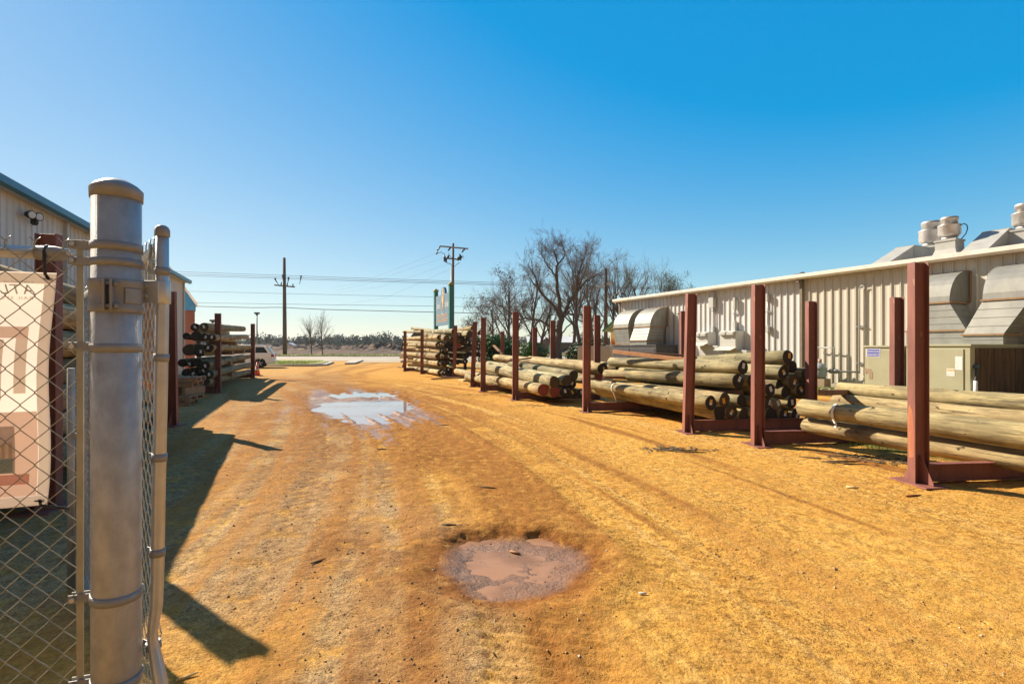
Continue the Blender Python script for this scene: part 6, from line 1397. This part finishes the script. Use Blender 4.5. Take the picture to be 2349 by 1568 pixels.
# ------------------------------------------------------------------ white car, cone, trailer
def car():
    ox, oy = at(628, 800, 40).x-.15, 40.0; L = 4.65; t = thing('parked_car', Vector((ox-L/2, oy, 0)), 'white estate car parked beside the grass island, half behind the left rack', 'car')
    def V(u, v, z): return Vector((ox-u, oy+v, z))                     # u from the rear bumper forwards, v away from the lens
    Wd = .91
    def arch(c, r, z0):
        return [(c+r*math.cos(R(a)), z0+r*math.sin(R(a))*1.0) for a in range(0, 181, 20)]
    low = [(.03, .42), (.0, .62), (.04, .95), (.10, 1.04), (1.2, 1.08), (2.9, 1.06), (3.35, 1.02), (4.3, .88), (4.6, .74), (4.65, .5), (4.6, .28)]
    low = low + [(4.25, .26)] + arch(3.75, .40, .34)[::1][0:0] + [(3.75+.41*math.cos(R(a)), .33+.41*math.sin(R(a))) for a in range(0, 181, 20)] + [(3.3, .26), (1.5, .26)] + [(.98+.41*math.cos(R(a)), .33+.41*math.sin(R(a))) for a in range(0, 181, 20)] + [(.5, .30), (.12, .34)]
    b = MB(); b.prism(low, V(0, -Wd, 0), (-1, 0, 0), ZU, (0, 2*Wd, 0)); b.build('body', M['carpaint'], t, .05)
    b = MB(); n = [(.12, 1.05), (.55, 1.66), (.95, 1.71), (2.3, 1.70), (2.65, 1.62), (3.4, 1.03)]
    vs = [V(u, -Wd*(.97 if z < 1.2 else .80), z) for u, z in n]+[V(u, Wd*(.97 if z < 1.2 else .80), z) for u, z in n]; k = len(n)
    b.add(vs, [list(range(k)), list(range(k, 2*k))[::-1]]+[(i, i+1, k+i+1, k+i) for i in range(k-1)]); b.build('cabin', M['carpaint'], t, .03)
    def sidewin(poly, name):
        b = MB(); q = [V(u, -Wd*(.97-.17*(z-1.05)/.6)-.008, z) for u, z in poly]; b.add(q+[p+Vector((0, .02, 0)) for p in q], [list(range(4)), [7, 6, 5, 4], (0, 1, 5, 4), (1, 2, 6, 5), (2, 3, 7, 6), (3, 0, 4, 7)]); b.build(name, M['carglass'], t)
    sidewin([(.42, 1.14), (1.28, 1.14), (1.28, 1.58), (.72, 1.58)], 'window'); sidewin([(1.36, 1.14), (2.2, 1.14), (2.2, 1.60), (1.36, 1.59)], 'window'); sidewin([(2.28, 1.14), (3.0, 1.14), (2.62, 1.56), (2.28, 1.60)], 'window')
    b = MB(); q = [V(.15, -.66, 1.12), V(.15, .66, 1.12), V(.50, .62, 1.60), V(.50, -.62, 1.60)]; q = [p+Vector((.02, 0, .01)) for p in q]; b.add(q, [(0, 1, 2, 3)]); o = b.build('rear_window', M['carglass'], t, fix=False)
    for c in (.98, 3.75):
        b = MB(); Mx = Matrix(((1, 0, 0), (0, 0, -1), (0, 1, 0))); b.lathe([(.20, -.11), (.33, -.11), (.345, -.07), (.345, .07), (.33, .11), (.20, .11)], V(c, -Wd+.12, .345), 24, Mx); wl = b.build('wheel', M['tyre'], t)
        b = MB(); b.lathe([(.205, -.09), (.22, .09), (.215, .105), (.03, .075)], V(c, -Wd+.12, .345), 20, Mx); b.build('rim', M['rim'], wl)
        for a in range(5):
            b = MB(); an = R(a*72+18); p0 = V(c, -Wd+.01, .345); d_ = Vector((math.cos(an), 0, math.sin(an))); b.bar(p0+d_*.04, p0+d_*.2, .05, .02, Vector((0, 1, 0))); b.build('spoke', M['rim'], wl)
        b = MB(); b.lathe([(.20, -.11), (.345, -.07), (.345, .07), (.20, .11)], V(c, Wd-.12, .345), 20, Mx); b.build('wheel', M['tyre'], t)
    b = MB(); b.box(V(.10, -Wd+.03, .93), (.20, .10, .22)); b.build('tail_lamp', M['redlamp'], t, .02)
    b = MB(); b.box(V(.10, Wd-.03, .93), (.20, .10, .22)); b.build('tail_lamp', M['redlamp'], t, .02)
    b = MB(); b.box(V(.03, 0, .52), (.22, 1.78, .22)); b.build('bumper', M['carpaint'], t, .05)
    for v in (-.62, .62): b = MB(); b.tube([V(.8, v, 1.70), V(.95, v, 1.77), V(2.2, v, 1.77), V(2.35, v, 1.70)], .022, 6); b.build('roof_rail', M['rim'], t)
    b = MB(); b.box(V(.48, 0, 1.68), (.32, 1.3, .05)); b.build('roof_spoiler', M['carpaint'], t, .02)
    b = MB(); b.bar(V(1.5, -Wd-.015, .98), V(1.68, -Wd-.015, .98), .03, .03); b.build('door_handle', M['carpaint'], t)
    b = MB(); b.bar(V(1.32, -Wd-.002, .45), V(1.32, -Wd-.002, 1.05), .006, .012); b.bar(V(2.24, -Wd-.002, .3), V(2.24, -Wd-.002, 1.05), .006, .012); b.build('door_gap', M['dark_unit'], t)
    t.rotation_euler = (0, 0, R(19)); t.location += Vector((.40, -.78, 0))
car()
cg = gr(590, 861.5); ct = thing('traffic_cone', cg, 'orange traffic cone with two pale bands beside the left rack', 'traffic cone'); hC = .76
b = MB(); b.box(cg+ZU*.017, (.42, .42, .034)); b.build('base', M['tyre'], ct, .01)
b = MB(); b.lathe([(.165, .035), (.155, .06), (.028, hC)], cg, 24); b.build('body', M['cone'], ct)
for (z0, z1) in ((.30, .40), (.52, .60)):
    b = MB(); f_ = lambda z: .157+(.028-.157)*(z-.06)/(hC-.06)+.003; b.lathe([(f_(z0), z0), (f_(z1), z1)], cg, 24); b.build('reflective_band', M['cone_band'], ct)
def trailer():
    Yt = 40.0; x0, x1 = at(922.5, 800, Yt).x, at(947, 800, Yt).x; t = thing('trailer', Vector(((x0+x1)/2, Yt, 0)), 'grey trailer with a stand, peeking out left of the tall far stack', 'trailer')
    b = MB(); zt = at(0, 757, Yt).z; zb = at(0, 826, Yt).z
    b.prism([(0, zb+.35), (.15, zb), (4.5, zb), (4.5, zt), (.95, zt), (.25, zb+1.4)], Vector((x0+.25, Yt-.9, 0)), (1, 0, 0), ZU, (0, 1.8, 0)); b.build('body', M['trailer'], t, .03)
    b = MB(); b.bar(at(920, 805, Yt-.95), at(929, 772, Yt-.95), .1, .12); b.build('side_strut', M['dark_unit'], t)
    b = MB(); b.box(at(922, 817, Yt-.9), (.3, .2, .35)); b.build('lamp_box', M['tagw'], t)
    b = MB(); p = at(927, 832, Yt-.6); b.bar(p, Vector((p.x-.1, p.y, .03)), .12, .12); b.box((p.x-.1, p.y, .02), (.8, .5, .03)); b.bar(at(919, 829, Yt-.6), at(940, 829, Yt-.6), .1, .1); b.build('stand', M['dark_unit'], t)
    for k in (0, 1):
        b = MB(); Mx = Matrix(((1, 0, 0), (0, 0, -1), (0, 1, 0))); b.lathe([(.2, -.1), (.36, -.08), (.36, .08), (.2, .1)], Vector((x0+2.4+.85*k, Yt-.8, .36)), 20, Mx); b.build('wheel', M['tyre'], t)
    return t
trailer()
# ------------------------------------------------------------------ bits lying about
rngd = random.Random(77)
def stick(p, L, rz, w_, label, m='debris', h=.012):
    z = zg(p.x, p.y); d_ = Vector((math.cos(rz), math.sin(rz), 0)); b = MB(); q = Vector((p.x, p.y, z+h*.6)); b.tube([q-d_*L/2+ZU*.004, q+Vector((-d_.y, d_.x, 0))*.1*L*rngd.uniform(-1, 1)*.3, q+d_*L/2], [w_*.6, w_, w_*.4], 5)
    tag(b.build('stick', M[m]), label, 'stick', 'sticks and splinters on the dirt')
for (dx, dy, L, rz, w_, lab, m) in ((1245, 0, 0, 0, 0, '', ''),): pass
for (cx_, cy_, L, rz, w_, lab, m) in [
    (1560, 1035, .75, .10, .010, 'long thin splinter on the dirt in front of the third upright', 'debris'), (1525, 1030, .35, .5, .014, 'short dark stick left of the long splinter', 'debris'), (1585, 1038, .45, -.15, .012, 'stick crossing the right end of the long splinter', 'debris'),
    (1930, 1060, .55, .05, .014, 'flat dark sliver on the dirt left of the nearest upright', 'debris'), (1945, 1065, .5, -.25, .011, 'second sliver crossing the flat dark one', 'debris'), (1865, 1050, .35, -.6, .012, 'slanting splinter left of the crossed slivers', 'debris'),
    (2095, 1137, .20, .2, .014, 'brown sliver on the dirt below the nearest upright base', 'rust'), (1955, 1118, .12, -.4, .02, 'pale wood chip left of the nearest upright base', 'chip'), (1475, 1365, .055, .1, .008, 'white scrap of litter right of the near puddle', 'white_litter'), (1182, 1255, .10, -.5, .012, 'orange splinter lying in the near puddle', 'timber'),
    (1030, 1208, .13, .0, .010, 'dark twig at the upper left rim of the near puddle', 'debris'), (880, 1030, .2, .2, .012, 'small dark twig left of the middle of the yard', 'debris'), (1020, 975, .25, .1, .014, 'dark chip right of the far puddle', 'debris'), (430, 1555, .09, .8, .008, 'pale splinter in the gate shadow at the bottom', 'chip'),
    (730, 1290, .12, .9, .008, 'lone twig on the grey ground left of the near puddle', 'debris'), (1120, 1120, .2, -.3, .01, 'twig on the dirt above the near puddle', 'debris')]:
    stick(gr(cx_, cy_), L, rz, w_, lab, m)
def bark_litter():
    b = MB(); rng = random.Random(31)
    for _ in range(420):
        g = rng.choice([(2010, 1050, .8, .12), (1960, 1046, .6, .1), (2060, 1062, .5, .1), (1545, 1030, .6, .12), (1100, 905, 1.0, .3), (1070, 880, 1.0, .3), (1230, 930, .8, .2)]); p = gr(g[0], g[1]); x, y = p.x+rng.gauss(0, g[2]*.5), p.y+rng.gauss(0, g[3]*.9)
        a = rng.random()*6.28; l, w_ = rng.uniform(.015, .08), rng.uniform(.006, .018); z = zg(x, y)+.006; dx, dy = math.cos(a)*l, math.sin(a)*l; ex, ey = -math.sin(a)*w_, math.cos(a)*w_
        b.add([(x-dx-ex, y-dy-ey, z), (x+dx-ex, y+dy-ey, z+rng.uniform(0, .015)), (x+dx+ex, y+dy+ey, z+rng.uniform(0, .015)), (x-dx+ex, y-dy+ey, z+.004)], [(0, 1, 2, 3)])
    o = b.build('bark_litter', M['debris'], origin=(0, 0, 0), fix=False); tag(o, kind='stuff')
bark_litter()
# ------------------------------------------------------------------ far air
def haze():
    b = MB(); b.box((0, 1700, 10.5), (6400, 3900, 23)); o = b.build('haze', [], origin=(0, 0, 0))
    m = bpy.data.materials.new('thin_air'); m.use_nodes = True; t = m.node_tree; t.nodes.remove(t.nodes['Principled BSDF'])
    v = t.nodes.new('ShaderNodeVolumePrincipled'); v.inputs['Color'].default_value = (.80, .90, 1.0, 1); v.inputs['Density'].default_value = .00018; v.inputs['Anisotropy'].default_value = .3
    t.links.new(v.outputs[0], t.nodes['Material Output'].inputs['Volume']); o.data.materials.append(m); tag(o, kind='stuff')
haze()
